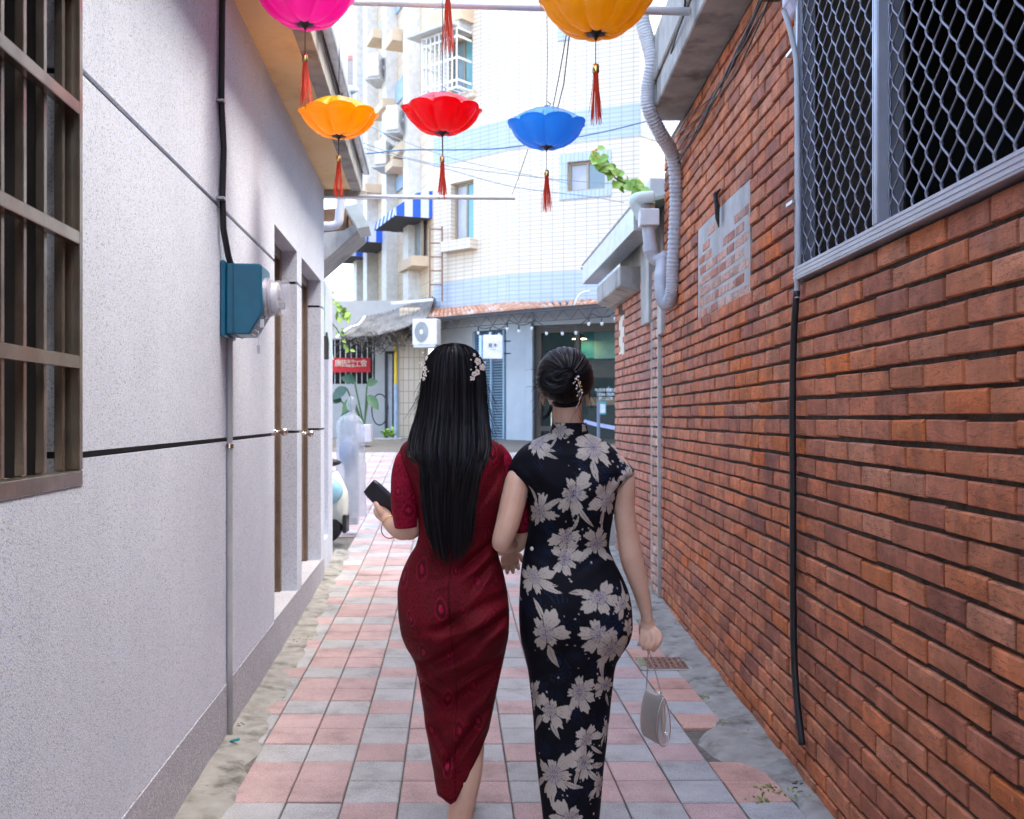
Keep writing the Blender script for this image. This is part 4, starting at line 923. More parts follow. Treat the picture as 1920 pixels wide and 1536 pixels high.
for i in range(3, len(wp), 4):
    p = wp[i]; m = MB(); m.tube([p, p-Vector((0, 0, .09))], [.01, .022], 6); h_ = m.build('holder', M_black, sl_); m = MB(); m.ball(p-Vector((0, 0, .12)), .03, 8, 6, (1, 1, 1.3)); m.build('bulb', M_bulb, sl_, smooth=True)
m = MB(); m.tube(smooth_path([at(1077, 572, 18.2), at(1082, 560, 18.2), at(1090, 550, 18.25), at(1106, 546, 18.3)]), .02, 6); tag(m.build('curved_pipe', M_white, smooth=True, loc=at(1077, 572, 18.2)), 'white bent pipe poking up from the tile eave', 'pipe')
# overhead cables
for i, (pts, r_2, lab) in enumerate(([[(600, 265, 12), (670, 288, 13), (760, 281, 14), (860, 281, 15), (960, 276, 16), (1120, 250, 17), (1260, 215, 18)], .011, 'dark blue cable sagging across the street behind the lanterns'], [[(600, 230, 14), (665, 262, 15), (780, 300, 16.5), (900, 320, 17.5), (1060, 338, 18.4), (1160, 345, 18.6)], .008, 'thin pale cable running to the blue-edged window'],
    [[(610, 250, 14), (690, 280, 15), (820, 312, 16.5), (960, 350, 17.5), (1100, 368, 18), (1170, 380, 17.6)], .008, 'thin pale cable running down to the tin gutter'], [[(640, 210, 16), (740, 258, 17), (860, 300, 18), (1000, 330, 18.6), (1070, 345, 18.8)], .007, 'thin grey cable crossing below the red lantern'])):
    P = smooth_path([at(*q) for q in pts]); m = MB(); m.tube(P, r_2, 5); tag(m.build('overhead_cable', plain('pale cable', (.22, .27, .33), .5) if i else plain('blue cable', (.05, .14, .26), .5), smooth=True, loc=P[0]), lab, 'cable')
# far left: grey shack, street lamp
fs = thing('far_shack', 'distant grey tin shack with red roof edge against the white sky', 'shack', at(650, 200, 34))
c0 = at(652, 140, 34); m = MB(); m.prism([at(618, 260, 34), at(618, 128, 34), at(648, 104, 34), at(680, 104, 34), at(680, 260, 34)], (0, 3, 0)); m.build('wall', M_galv, fs)
m = MB(); m.prism([at(652, 103, 33.9), at(682, 103, 33.9), at(682, 112, 33.9), at(652, 112, 33.9)], (0, 3, 0)); m.build('roof_edge', plain('faded red sheet', (.55, .20, .17), .6), fs)
m = MB(); m.box(at(652, 260, 33.95), at(680, 113, 33.9)); m.build('cladding', plain('grey timber', (.30, .29, .28), .8), fs)
sl2 = thing('street_lamp', 'street lamp with pale oval head above the alley gutter', 'street lamp', at(628, 300, 15)); 
m = MB(); m.ball(at(652, 169, 15), .16, 14, 8, (1, .6, .38)); m.build('head', plain('pale green enamel', (.62, .68, .64), .4), sl2, smooth=True); m = MB(); m.ball(at(654, 171, 15)-Vector((0, .03, .02)), .11, 12, 6, (1, .55, .38)); m.build('lens', M_glassB, sl2, smooth=True)
m = MB(); m.tube(smooth_path([at(560, 760, 15), at(590, 400, 15), at(600, 190, 15), at(632, 178, 15)]), .03, 8); m.build('pole', M_galv, sl2, smooth=True)
# house at the far left, and an unseen block added to shade the street
for p0, p1, nm, lab in (((-9, 20.9, .5), (-5.2, 24.5, 6.2), 'street_side_mass', 'grey rendered house at the far left end of the street'), ((3.4, 7.6, 0), (8.5, 18.6, 14.0), 'street_side_mass', 'tall unseen block added behind the brick outbuilding to shade the street')):
    r = thing(nm, lab, 'house', (p0[0], p0[1], .5)); m = MB(); m.box(p0, p1); m.build('wall', M_pale, r); m = MB(); m.box((p0[0]-.2, p0[1]-.2, p1[2]), (p1[0]+.2, p1[1]+.2, p1[2]+.3)); m.build('roof', M_concrete, r)

# ================================================================== neighbour portal on the left beyond the house
nl = thing('gate_portal', 'pale rendered gate portal continuing the left wall past the doors', 'wall', FL(0, LEND+.4, 0), LA)
sA, sB = LEND+.02, 9.05*LS
on_ = (8.36*LS, 8.72*LS, .35, 2.05)
m = MB(); cells(m, FL, -.30, -.02, [sA, sB], [0, 2.52], [on_]); m.build('wall', M_pebble, nl, bevel=.004)
m = MB(); m.box((-.32, sA, -.1), (-.25, sB, 2.4), FL); m.build('backing', M_plinth, nl)
for z in (G1, 2.24): m = MB(); m.box((-.05, sA+.002, z-.006), (-.018, 8.35*LS, z+.006), FL); m.build('groove', M_groove, nl)
m = MB(); m.box((-.019, sA+.02, 2.05), (.004, sA+.12, 2.5), FL); m.build('mint_strip', plain('mint paint', (.45, .66, .62), .5), nl)
mbx = thing('letter_box', 'slim dark letter box with mint flap on the gate portal', 'letter box', FL(0, 8.28*LS, 1.95), LA)
m = MB(); m.box((-.018, 8.24*LS, 1.86), (.02, 8.34*LS, 2.08), FL); m.build('case', M_dark, mbx); m = MB(); m.prism([FL(.021, 8.24*LS, 2.08), FL(.06, 8.24*LS, 1.86), FL(.055, 8.24*LS, 1.855), FL(.021, 8.24*LS, 2.05)], FL.S*.1); m.build('flap', plain('mint paint', (.45, .66, .62), .5), mbx)
ne = thing('neighbour_roof', 'grey concrete roof eave with white gutter past the end of the left house', 'roof', at(640, 450, 9.6))
m = MB(); m.prism([at(560, 470, 9.6), at(600, 437, 9.6), at(645, 432, 9.6), at(682, 409, 9.6), at(680, 425, 9.6), at(606, 490, 9.6), at(560, 530, 9.6)], (-.1, .9, 0)); m.build('eave', M_concrete, ne)
m = MB(); m.prism([at(646, 386, 9.3), at(672, 382, 9.3), at(692, 424, 9.3), at(671, 428, 9.3)], (-.05, .5, 0)); m.build('gutter', plain('off-white gutter', (.40, .43, .40), .4), ne)
m = MB(); m.prism([at(560, 395, 9.7), at(650, 390, 9.7), at(650, 430, 9.7), at(560, 440, 9.7)], (0, .6, 0)); m.build('underside', grain('rusty boards', (.10, .055, .03), (.20, .10, .05), 8, .9), ne)
m = MB(); m.tube(smooth_path([at(600, 424, 9.1), at(622, 424, 9.1), at(634, 418, 9.1), at(637, 400, 9.1), at(640, 372, 9.1)]), .04, 14); m.build('pipe', M_pvc, ne, smooth=True)
# leafy twigs past the portal
def twig(name, label, path, n, seed, L=.06, W=.045, mt=M_leaf_l, stem=.006):
    r5 = random.Random(seed); P = smooth_path([at(*q) for q in path], 8); r = thing(name, label, 'plant', P[0]); m = MB(); m.tube(P, stem, 5); m.build('stem', M_leaf, r)
    for i in range(n):
        p = r5.choice(P)+Vector((r5.uniform(-.03, .03), r5.uniform(-.05, .05), r5.uniform(-.035, .03))); m = MB(); leaf(m, p, Vector((r5.uniform(-1, 1), r5.uniform(-.8, .3), r5.uniform(-.9, .6))), Vector((r5.uniform(-.4, .4), -1, .5)), L*r5.uniform(.6, 1.3), W*r5.uniform(.7, 1.2), .2, 4); m.build('leaf', mt, r)
    return r
twig('creeper', 'bright green leafy twig sprouting past the edge of the gate portal', [(600, 540, 9.4), (625, 560, 9.4), (640, 590, 9.4), (655, 585, 9.4)], 45, 1)
twig('creeper', 'bright green twig hanging low beside the red banner', [(615, 600, 9.6), (630, 615, 9.6), (645, 640, 9.6), (652, 652, 9.6)], 16, 2, .05, .03)
twig('bean_vine', 'light green vine with orange blossoms reaching up from the tin gutter roof', [(1215, 375, 7.3), (1196, 358, 7.3), (1175, 345, 7.3), (1155, 335, 7.3), (1140, 315, 7.3), (1120, 300, 7.3), (1112, 288, 7.3)], 44, 3, .085, .07)
bl = MB(); r5 = random.Random(6)
for q in ((1118, 281), (1120, 296), (1112, 284)): bl.ball(at(q[0], q[1], 7.28), .011, 6, 5)
bl.build('blossom', plain('orange petals', (.85, .38, .04), .6), bpy.data.objects['bean_vine'])
# ================================================================== the two women
Y0 = 3.15; KP = F/Y0
def skinmat():
    m, t, b = newmat('skin'); p = pos_(t)
    c = ramp(t, noise(t, p, 7, 4), [(.3, (.62, .36, .26)), (.5, (.70, .445, .325)), (.7, (.77, .51, .385))])
    t.links.new(c, b.inputs['Base Color']); b.inputs['Roughness'].default_value = .52; b.inputs['Specular IOR Level'].default_value = .35
    b.inputs['Subsurface Weight'].default_value = .18; b.inputs['Subsurface Radius'].default_value = (.012, .005, .003); b.inputs['Subsurface Scale'].default_value = .6
    bump(t, b, noise(t, p, 220, 3), .08, .002); return m
M_skin = skinmat()
def hairmat():
    m, t, b = newmat('black hair'); g = N(t, 'ShaderNodeNewGeometry')
    c = ramp(t, g.outputs['Random Per Island'], [(0, (.004, .0035, .005)), (.6, (.008, .007, .010)), (1, (.022, .016, .016))])
    t.links.new(c, b.inputs['Base Color']); b.inputs['Roughness'].default_value = .30; b.inputs['Specular IOR Level'].default_value = .16; return m
M_hair = hairmat()
M_pearl = plain('pearl', (.78, .72, .66), .2, bmp=0); M_gold = plain('gold', (.75, .52, .18), .25, 1.0); M_silver = plain('silver', (.70, .69, .70), .25, .9)
M_petal = plain('shell petal', (.80, .70, .66), .3, bmp=0)

def chain(mb, pts, rs, n=12, flat=None, k=4):
    """tapered limb with rounded ends"""
    P = smooth_path([Vector(p) for p in pts], k); R = [float(q) for q in np.interp(np.linspace(0, len(pts)-1, len(P)), range(len(pts)), rs)]
    d0 = (P[0]-P[1]).normalized(); d1 = (P[-1]-P[-2]).normalized()
    head = [(P[0]+d0*R[0]*math.sin(a), R[0]*math.cos(a)) for a in (1.45, 1.1, .6)]; tail = [(P[-1]+d1*R[-1]*math.sin(a), R[-1]*math.cos(a)) for a in (.6, 1.1, 1.45)]
    mb.tube([q[0] for q in head]+P+[q[0] for q in tail], [q[1] for q in head]+R+[q[1] for q in tail], n, flat=flat)
def remesh(mb, name, mat, parent, vox=.005, smooth=6):
    me = bpy.data.meshes.new('tmp'); me.from_pydata([tuple(p) for p in mb.v], [], mb.f)
    bm = bmesh.new(); bm.from_mesh(me); bmesh.ops.recalc_face_normals(bm, faces=bm.faces); bm.to_mesh(me); bm.free()
    o = bpy.data.objects.new('tmp', me); COL.objects.link(o)
    r = o.modifiers.new('r', 'REMESH'); r.mode = 'VOXEL'; r.voxel_size = vox
    s = o.modifiers.new('s', 'SMOOTH'); s.iterations = smooth; s.factor = .5
    dg = bpy.context.evaluated_depsgraph_get(); m2 = bpy.data.meshes.new_from_object(o.evaluated_get(dg)); bpy.data.objects.remove(o)
    m2.name = name; m2.transform(wmat(parent).inverted()); m2.materials.clear(); m2.materials.append(mat); m2.polygons.foreach_set('use_smooth', [True]*len(m2.polygons))
    q = bpy.data.objects.new(name, m2); COL.objects.link(q); q.parent = parent; return q

def loft(rows, y0, disp=None, hem=None, res=.0027, nb=210, nf=64):
    """rows: v, uL, uR, back depth, front depth, y centre, exponent. Returns grid arrays."""
    r = np.array(rows, float); vs = r[:, 0]; nrow = int((vs[-1]-vs[0])/KP/res)
    vq = np.linspace(vs[0], vs[-1], nrow); L, R, db, df, yc, ex = [pchip(vq, vs, r[:, k]) for k in range(1, 7)]
    th = np.concatenate([np.linspace(math.pi, 2*math.pi, nb, endpoint=False), np.linspace(0, math.pi, nf, endpoint=False)])
    c, s = np.cos(th), np.sin(th); back = s < 0
    V = np.repeat(vq[:, None], len(th), 1)
    if hem is not None:
        un = (np.interp(1400, vq, L)+np.interp(1400, vq, R))/2+c*(np.interp(1400, vq, R)-np.interp(1400, vq, L))/2
        hv = hem(un, back); t = (vq-vs[0])/(vs[-1]-vs[0]); cut = .55
        V = np.where(t[:, None] < cut, V, vs[0]+(vs[-1]-vs[0])*cut+(hv[None, :]-(vs[0]+(vs[-1]-vs[0])*cut))*((t[:, None]-cut)/(1-cut)))
    g = lambda a: np.interp(V, vq, a)
    Lg, Rg, dbg, dfg, ycg, exg = map(g, (L, R, db, df, yc, ex))
    xc, hw = ((Lg+Rg)/2-CU)/KP, (Rg-Lg)/2/KP
    cx = np.sign(c)[None, :]*np.abs(c)[None, :]**(2/exg); sx = np.sign(s)[None, :]*np.abs(s)[None, :]**(2/exg)
    X = xc+hw*cx; Yd = ycg+np.where(back[None, :], dbg, dfg)*sx; Z = H+(CV-V)/KP
    if disp is not None: Yd = Yd+disp(cx*np.ones_like(V), V, back[None, :], (X*KP+CU))
    X = X*(1+0*Yd); return X, y0+Yd, Z, V, th, back
def loft_mesh(name, grid, mat, parent, col=None, relief=None):
    X, Y, Z, V, th, back = grid; n, m = X.shape; me = bpy.data.meshes.new(name)
    P = np.stack([X, Y, Z], -1).reshape(-1, 3); inv = np.array(wmat(parent).inverted()); P = P @ inv[:3, :3].T+inv[:3, 3]
    i, j = np.meshgrid(np.arange(n-1), np.arange(m), indexing='ij'); j2 = (j+1) % m
    Fq = np.stack([i*m+j, (i+1)*m+j, (i+1)*m+j2, i*m+j2], -1).reshape(-1, 4)
    me.vertices.add(n*m); me.vertices.foreach_set('co', P.astype(np.float32).ravel())
    me.loops.add(Fq.size); me.loops.foreach_set('vertex_index', Fq.astype(np.int32).ravel()); me.polygons.add(len(Fq)); me.polygons.foreach_set('loop_start', (np.arange(len(Fq))*4).astype(np.int32))
    me.update(calc_edges=True); me.polygons.foreach_set('use_smooth', [True]*len(Fq))
    if col is not None:
        a = me.color_attributes.new('print', 'FLOAT_COLOR', 'POINT'); C4 = np.ones((n*m, 4), np.float32); C4[:, :3] = col.reshape(-1, 3); a.data.foreach_set('color', C4.ravel())
    if relief is not None:
        a = me.attributes.new('relief', 'FLOAT', 'POINT'); a.data.foreach_set('value', relief.astype(np.float32).ravel())
    me.validate(); me.materials.append(mat); o = bpy.data.objects.new(name, me); COL.objects.link(o); o.parent = parent; return o
def arcs(grid):
    X, Y, Z, V, th, back = grid; nb = int(back.sum()); ctr = nb//2
    d = np.sqrt(np.diff(X, axis=1, append=X[:, :1])**2+np.diff(Y, axis=1, append=Y[:, :1])**2); S = np.concatenate([np.zeros((X.shape[0], 1)), np.cumsum(d, 1)[:, :-1]], 1)
    tot = d.sum(1, keepdims=True); S = S-S[:, ctr:ctr+1]; S = np.where(S > tot/2, S-tot, S); return S
def clothmat(name, rough=.6, sheen=.2, strength=.25, spec=.3, weave=900, lacy=False):
    m, t, b = newmat(name); at_ = N(t, 'ShaderNodeAttribute', attribute_name='print'); rl = N(t, 'ShaderNodeAttribute', attribute_name='relief')
    n_ = noise(t, pos_(t), weave, 2); c = mixc(t, .35, at_.outputs['Color'], ramp(t, n_, [(.3, (.7, .7, .7)), (.7, (1.15, 1.15, 1.15))]), 'MULTIPLY')
    if lacy:
        vo = N(t, 'ShaderNodeTexVoronoi', feature='DISTANCE_TO_EDGE'); vo.inputs['Scale'].default_value = 115; t.links.new(pos_(t, (1, 1, .55)), vo.inputs[0]); ed = ramp(t, vo.outputs[0], [(.0, (1.25, 1.2, 1.25)), (.12, (1.0, 1.0, 1.0)), (.3, (.6, .58, .58))]); c = mixc(t, .8, c, ed, 'MULTIPLY')
        sp = ramp(t, noise(t, pos_(t), 160, 2, .8), [(.70, (0, 0, 0)), (.76, (.55,)*3)]); c = mixc(t, sp, c, (.42, .02, .10)); n_ = math_(t, 'SUBTRACT', n_, math_(t, 'MULTIPLY', math_(t, 'MINIMUM', vo.outputs[0], .3), 2.5))
    t.links.new(c, b.inputs['Base Color']); b.inputs['Roughness'].default_value = rough; b.inputs['Sheen Weight'].default_value = sheen; b.inputs['Specular IOR Level'].default_value = spec
    b1 = N(t, 'ShaderNodeBump'); b1.inputs['Strength'].default_value = strength; b1.inputs['Distance'].default_value = .004; t.links.new(rl.outputs['Fac'], b1.inputs['Height'])
    bump(t, b, n_, .4 if lacy else .12, .0015 if lacy else .001, b1.outputs[0]); return m
gauss = lambda x, m, s: np.exp(-((x-m)/s)**2)
sstep = lambda x, a, b: (lambda t: t*t*(3-2*t))(np.clip((x-a)/(b-a), 0, 1))

# ------------------------------------------------------------------ figure in red
red = thing('person', 'long-haired figure in crimson lace cheongsam holding a dark pleated purse', 'person', at(850, 782, Y0)-Vector((0, 0, H)))
RROWS = [(806, 822, 878, .045, .05, .035, 2.2), (812, 800, 895, .055, .06, .03, 2.2), (820, 778, 912, .065, .07, .022, 2.2), (830, 758, 932, .078, .08, .014, 2.2), (842, 750, 944, .088, .085, .008, 2.2), (856, 748, 949, .095, .09, .005, 2.2), (880, 758, 948, .102, .098, .002, 2.3), (920, 774, 944, .104, .110, 0, 2.4), (960, 783, 939, .098, .105, .006, 2.4),
    (1000, 784, 932, .086, .092, .016, 2.3), (1020, 780, 930, .083, .090, .018, 2.3), (1045, 766, 935, .088, .092, .012, 2.3), (1075, 753, 944, .100, .094, .004, 2.3), (1110, 746, 951, .114, .096, -.004, 2.3), (1150, 748, 955, .122, .096, -.008, 2.3), (1185, 753, 954, .120, .094, -.006, 2.3), (1215, 763, 949, .108, .092, .0, 2.3),
    (1245, 777, 943, .096, .09, .008, 2.3), (1280, 786, 935, .090, .09, .014, 2.3), (1330, 792, 925, .086, .09, .018, 2.3), (1400, 803, 911, .080, .085, .02, 2.2), (1450, 812, 902, .076, .08, .02, 2.2), (1498, 820, 893, .074, .08, .02, 2.2)]
def rdisp(c, V, back, U):
    d = np.zeros_like(V)
    d -= .020*gauss(V, 1165, 55)*(gauss(c, -.46, .34)+gauss(c, .46, .34))-.012*gauss(V, 1165, 50)*gauss(c, 0, .18)
    d += .010*gauss(V, 960, 80)*gauss(c, 0, .12)                                          # spine
    d -= .012*gauss(V, 890, 35)*(gauss(c, -.5, .25)+gauss(c, .5, .25))                    # shoulder blades
    # drapery: diagonal pulls from the right hip down to the left knee, and soft horizontal creases at the waist
    for k, (u0, v0, ang, w_, L_, A) in enumerate(((905, 1125, -22, 11, 90, .006), (880, 1150, -20, 9, 95, .005), (925, 1160, -24, 9, 70, .006), (850, 1215, -28, 13, 120, .010), (905, 1240, -26, 7, 50, .006), (900, 1275, -40, 15, 110, .009), (850, 1330, -50, 18, 90, .007), (905, 1335, -58, 8, 60, .005),
            (800, 1245, 32, 10, 70, .006), (815, 1290, 40, 10, 90, .006), (905, 1030, -38, 8, 60, .006), (885, 1048, -34, 8, 60, .005), (915, 1062, -48, 7, 55, .005), (795, 1040, 30, 8, 50, .004), (840, 1400, 60, 9, 80, .005), (865, 1390, -55, 9, 80, .005), (800, 905, 60, 8, 50, .004), (925, 905, -60, 8, 50, .004))):
        a = R_(ang); dx, dy = U-u0, V-v0; al = dx*math.cos(a)+dy*math.sin(a); ac = -dx*math.sin(a)+dy*math.cos(a)+.0016*al*al*(1 if k % 2 else -1)
        d += A*2.5*np.exp(-(al/L_)**2)*(np.exp(-(ac/w_)**2)-.7*np.exp(-((ac-1.7*w_)/w_)**2))
    return np.where(back, d, 0)
def rhem(u, back):
    return np.where(back, np.interp(u, [820, 845, 857, 880, 900, 912, 922], [1488, 1497, 1490, 1450, 1408, 1365, 1330]), np.interp(u, [820, 890, 905, 922], [1470, 1470, 1400, 1330]))
RG = loft(RROWS, Y0, rdisp, rhem)
def lace(S, Zc, seed=1, sx=.082, sz=.118, base=(.125, .001, .010), k=1.0):
    """peacock-eye lace: teardrop eyes, chevron barbs, scattered bright stitches"""
    col = np.ones(S.shape+(3,))*np.array(base); rel = np.zeros(S.shape); r_ = np.random.RandomState(seed)
    zone = .5+.5*np.sin(S*23+np.sin(Zc*17)*2)*np.sin(Zc*13+1.3); col *= (.78+.34*zone)[..., None]
    chev = np.sin((Zc-np.abs(((S/sx) % 1)-.5)*sx*1.4)*2*np.pi/.011); rel += .25*np.clip(chev, 0, 1); col *= (1+.16*np.clip(chev, 0, 1)*np.cos(2*np.pi*S/sx)**2)[..., None]
    for a in range(-6, 7):
        for b in range(0, 16):
            cx = (a+(.5 if b % 2 else 0))*sx+r_.uniform(-.02, .02); cz = 1.36-b*sz+r_.uniform(-.03, .03); sc = r_.uniform(.6, 1.2)*k; al_ = r_.uniform(.2, 1.0)
            dx, dz = S-cx, Zc-cz; wd = .0135*sc*(1-.22*np.clip(dz/(.03*sc), -1, 1)); e = np.sqrt((dx/wd)**2+(dz/(.025*sc))**2); m = e < 1.7
            if not m.any(): continue
            core = sstep(e, .52, .38); ring = sstep(e, .45, .6)*sstep(e, 1.05, .9); outer = sstep(e, 1.0, 1.1)*sstep(e, 1.4, 1.25)
            col += al_*((core*.6)[..., None]*np.array((.42, .01, .07))-(ring*.45)[..., None]*col+(outer*.4)[..., None]*np.array((.30, .006, .045))); rel += al_*(core*.6-ring*.5+outer*.5)
    return np.clip(col, .004, 1), rel
S_ = arcs(RG); colr, relr = lace(S_, RG[2])
hv_ = rhem((np.interp(1400, [1400], [857]))+np.cos(RG[4])*54, RG[5]); dh = (hv_[None, :]-RG[3]); relr[np.abs(S_) < .0022] -= .8; colr[np.abs(S_) < .0018] *= .5; edge = (dh < 9) & (dh > 5); colr[edge] *= .35; relr[dh < 5] += .6
M_redcloth = clothmat('crimson lace', .62, .0, .45, .12, 900, True)
dress = loft_mesh('dress', RG, M_redcloth, red, colr, relr)
def sleeve(path, rad, parent, mat, name='sleeve', n=56, k=26, seed=3):
    P = smooth_path([at(*q) for q in path], k); R = np.interp(np.linspace(0, 1, len(P)), np.linspace(0, 1, len(rad)), rad); m = MB(); m.tube(P, list(R), n, cap=False)
    me = bpy.data.meshes.new(name); inv = wmat(parent).inverted(); me.from_pydata([tuple(inv @ p) for p in m.v], [], m.f); me.polygons.foreach_set('use_smooth', [True]*len(me.polygons))
    A = np.linspace(0, 2*math.pi, n, endpoint=False)[None, :]*float(np.mean(R))+0*R[:, None]; Zc = np.linspace(1.3, 1.3-len(P)*.0032, len(P))[:, None]+0*A
    c, rl = lace(A-.13, Zc, seed, .075, .10, (.27, .006, .028), 1.15); rl[-3:] += 1; c[-4] *= .4
    a = me.color_attributes.new('print', 'FLOAT_COLOR', 'POINT'); C4 = np.ones((n*len(P), 4), np.float32); C4[:, :3] = c.reshape(-1, 3); a.data.foreach_set('color', C4.ravel())
    a = me.attributes.new('relief', 'FLOAT', 'POINT'); a.data.foreach_set('value', rl.astype(np.float32).ravel())
    me.materials.append(mat); o = bpy.data.objects.new(name, me); COL.objects.link(o); o.parent = parent; return o
sleeve([(776, 838, Y0+.012), (763, 862, Y0-.002), (757, 890, Y0-.008), (758, 925, Y0-.012), (760, 955, Y0-.008), (763, 987, Y0-.002)], [.026, .036, .0385, .043, .0435, .0385], red, M_redcloth)
sleeve([(926, 840, Y0+.012), (938, 862, Y0+.01), (950, 895, Y0+.03), (965, 935, Y0+.055), (975, 962, Y0+.07), (981, 992, Y0+.085)], [.026, .036, .038, .040, .040, .036], red, M_redcloth, seed=5)
# body
b = MB()
chain(b, [at(850, 720, Y0+.03), at(850, 770, Y0+.035), at(850, 812, Y0+.03)], [.052, .048, .058], 16)
b.ball(at(850, 716, Y0+.038), .1, 22, 16, (.70, .84, .92)); b.ball(at(850, 738, Y0+.07), .07, 18, 12, (.82, .8, .95))                 # skull, jaw
b.ball(at(850, 722, Y0+.135), .016, 10, 8, (.8, 1, 1.3)); b.ball(at(850, 738, Y0+.125), .014, 10, 8, (1.5, .7, .6))                   # nose, lips
for s_ in (-1, 1): b.ball(at(850+s_*44, 722, Y0+.035), .02, 10, 8, (.4, .8, 1.4))
chain(b, [at(850, 830, Y0+.015), at(850, 900, Y0+.005), at(858, 990, Y0+.018), at(852, 1100, Y0), at(852, 1170, Y0)], [.062, .078, .066, .082, .08], 16)
for s_ in (-1, 1): chain(b, [at(850+s_*20, 838, Y0+.015), at(850+s_*72, 852, Y0+.008)], [.04, .034], 12)
chain(b, [at(765, 862, Y0), at(760, 920, Y0-.01), at(765, 975, Y0-.004), at(768, 992, Y0+.01)], [.032, .036, .037, .036], 14)
chain(b, [at(768, 990, Y0+.006), at(752, 993, Y0+.06), at(735, 984, Y0+.115), at(726, 974, Y0+.155)], [.0365, .034, .026, .021], 14)
chain(b, [at(938, 862, Y0+.012), at(962, 930, Y0+.055), at(982, 985, Y0+.085), at(984, 1004, Y0+.095)], [.032, .034, .034, .035], 14)
chain(b, [at(983, 1004, Y0+.095), at(962, 1022, Y0+.11), at(938, 1028, Y0+.15), at(915, 1026, Y0+.20)], [.035, .032, .026, .021], 14)
# left hand cradling the purse: palm up, thumb along its near side
hp = [at(726, 974, Y0+.155), at(719, 966, Y0+.178), at(716, 958, Y0+.205)]; chain(b, hp, [.022, .030, .030], 14, flat=.6)
chain(b, [at(722, 971, Y0+.155), at(713, 960, Y0+.150), at(707, 949, Y0+.152), at(704, 944, Y0+.158)], [.0125, .0115, .0095, .008], 10)
for q, (du, dv) in enumerate(((-6, -8), (-1, -8), (5, -7), (11, -5))):
    a0 = at(712+q*5.5, 958, Y0+.222); chain(b, [a0, at(712+q*5.5+du*.6, 950+dv*.1, Y0+.262), at(712+q*5.5+du, 940+dv*.5, Y0+.268)], [.0095, .0085, .007], 8)
# right hand ahead of the hip
chain(b, [at(915, 1026, Y0+.20), at(905, 1030, Y0+.235), at(898, 1036, Y0+.26)], [.021, .028, .027], 12, flat=.6)
for q in range(4): a0 = at(893+q*6, 1040, Y0+.275); chain(b, [a0, a0+Vector((-.006, .018, -.018)), a0+Vector((-.008, .022, -.045))], [.0092, .0082, .007], 8)
chain(b, [at(903, 1026, Y0+.235), at(905, 1040, Y0+.27)], [.011, .009], 8)
# legs: weight on the near leg, the other one swings ahead
chain(b, [at(885, 1180, Y0+.01), at(886, 1290, Y0+.04), at(884, 1345, Y0+.035), at(880, 1410, Y0+.006), at(876, 1455, Y0-.004), at(868, 1500, Y0+.002), at(861, 1540, Y0+.008), at(857, 1578, Y0+.012)], [.07, .048, .045, .0465, .0455, .042, .039, .032], 18)
chain(b, [at(820, 1180, Y0), at(840, 1290, Y0+.07), at(858, 1330, Y0+.12), at(864, 1400, Y0+.16), at(866, 1480, Y0+.21), at(866, 1545, Y0+.25)], [.07, .05, .044, .042, .036, .030], 16)
for u_, y_, z_ in ((857, Y0+.012, .075), (866, Y0+.25, .08)):
    x_ = (u_-CU)/F*y_; chain(b, [(x_, y_, z_+.02), (x_, y_+.03, z_-.01), (x_, y_+.10, .035), (x_, y_+.17, .026), (x_, y_+.20, .024)], [.032, .034, .030, .027, .018], 12)
body = remesh(b, 'body', M_skin, red, .0036, 3)
M_shoe = plain('black patent leather', (.015, .014, .016), .25)
def shoe(x_, y_, parent):
    m = MB(); prof = [(-.045, .028, .062, .085), (-.01, .032, .052, .085), (.05, .036, .018, .06), (.11, .041, .008, .045), (.17, .038, .006, .036), (.205, .022, .006, .024)]
    for dy, hw, zb_, zt_ in prof: m.v += [Vector((x_+sx_*hw, y_+dy, z)) for sx_, z in ((-1, zt_), (-1, zb_), (1, zb_), (1, zt_))]
    for i in range(5): m.f += [(i*4+q, i*4+q+1, i*4+5+q, i*4+4+q) for q in range(3)]
    m.f += [(0, 1, 2, 3), (20, 21, 22, 23)]; m.lathe([(.008, .0), (.009, .03), (.02, .064)], (x_, y_-.02, .001), (0, 0, 1), 10); return m.build('shoe', M_shoe, parent, bevel=.004)
shoe((857-CU)/F*(Y0+.012), Y0+.012, red); shoe((866-CU)/F*(Y0+.25), Y0+.25, red)
brc = MB(); c0 = at(733, 984, Y0+.12); ax_ = (at(726, 974, Y0+.155)-at(752, 993, Y0+.06)).normalized(); e1 = ax_.cross(Vector((0, 0, 1))).normalized(); e2 = ax_.cross(e1)
brc.tube([c0+e1*(.034*math.cos(a))+e2*(.038*math.sin(a))-Vector((0, 0, .008)) for a in np.linspace(0, 2*math.pi, 40)], .0018, 6); brc.build('bracelet', M_gold, red, smooth=True)

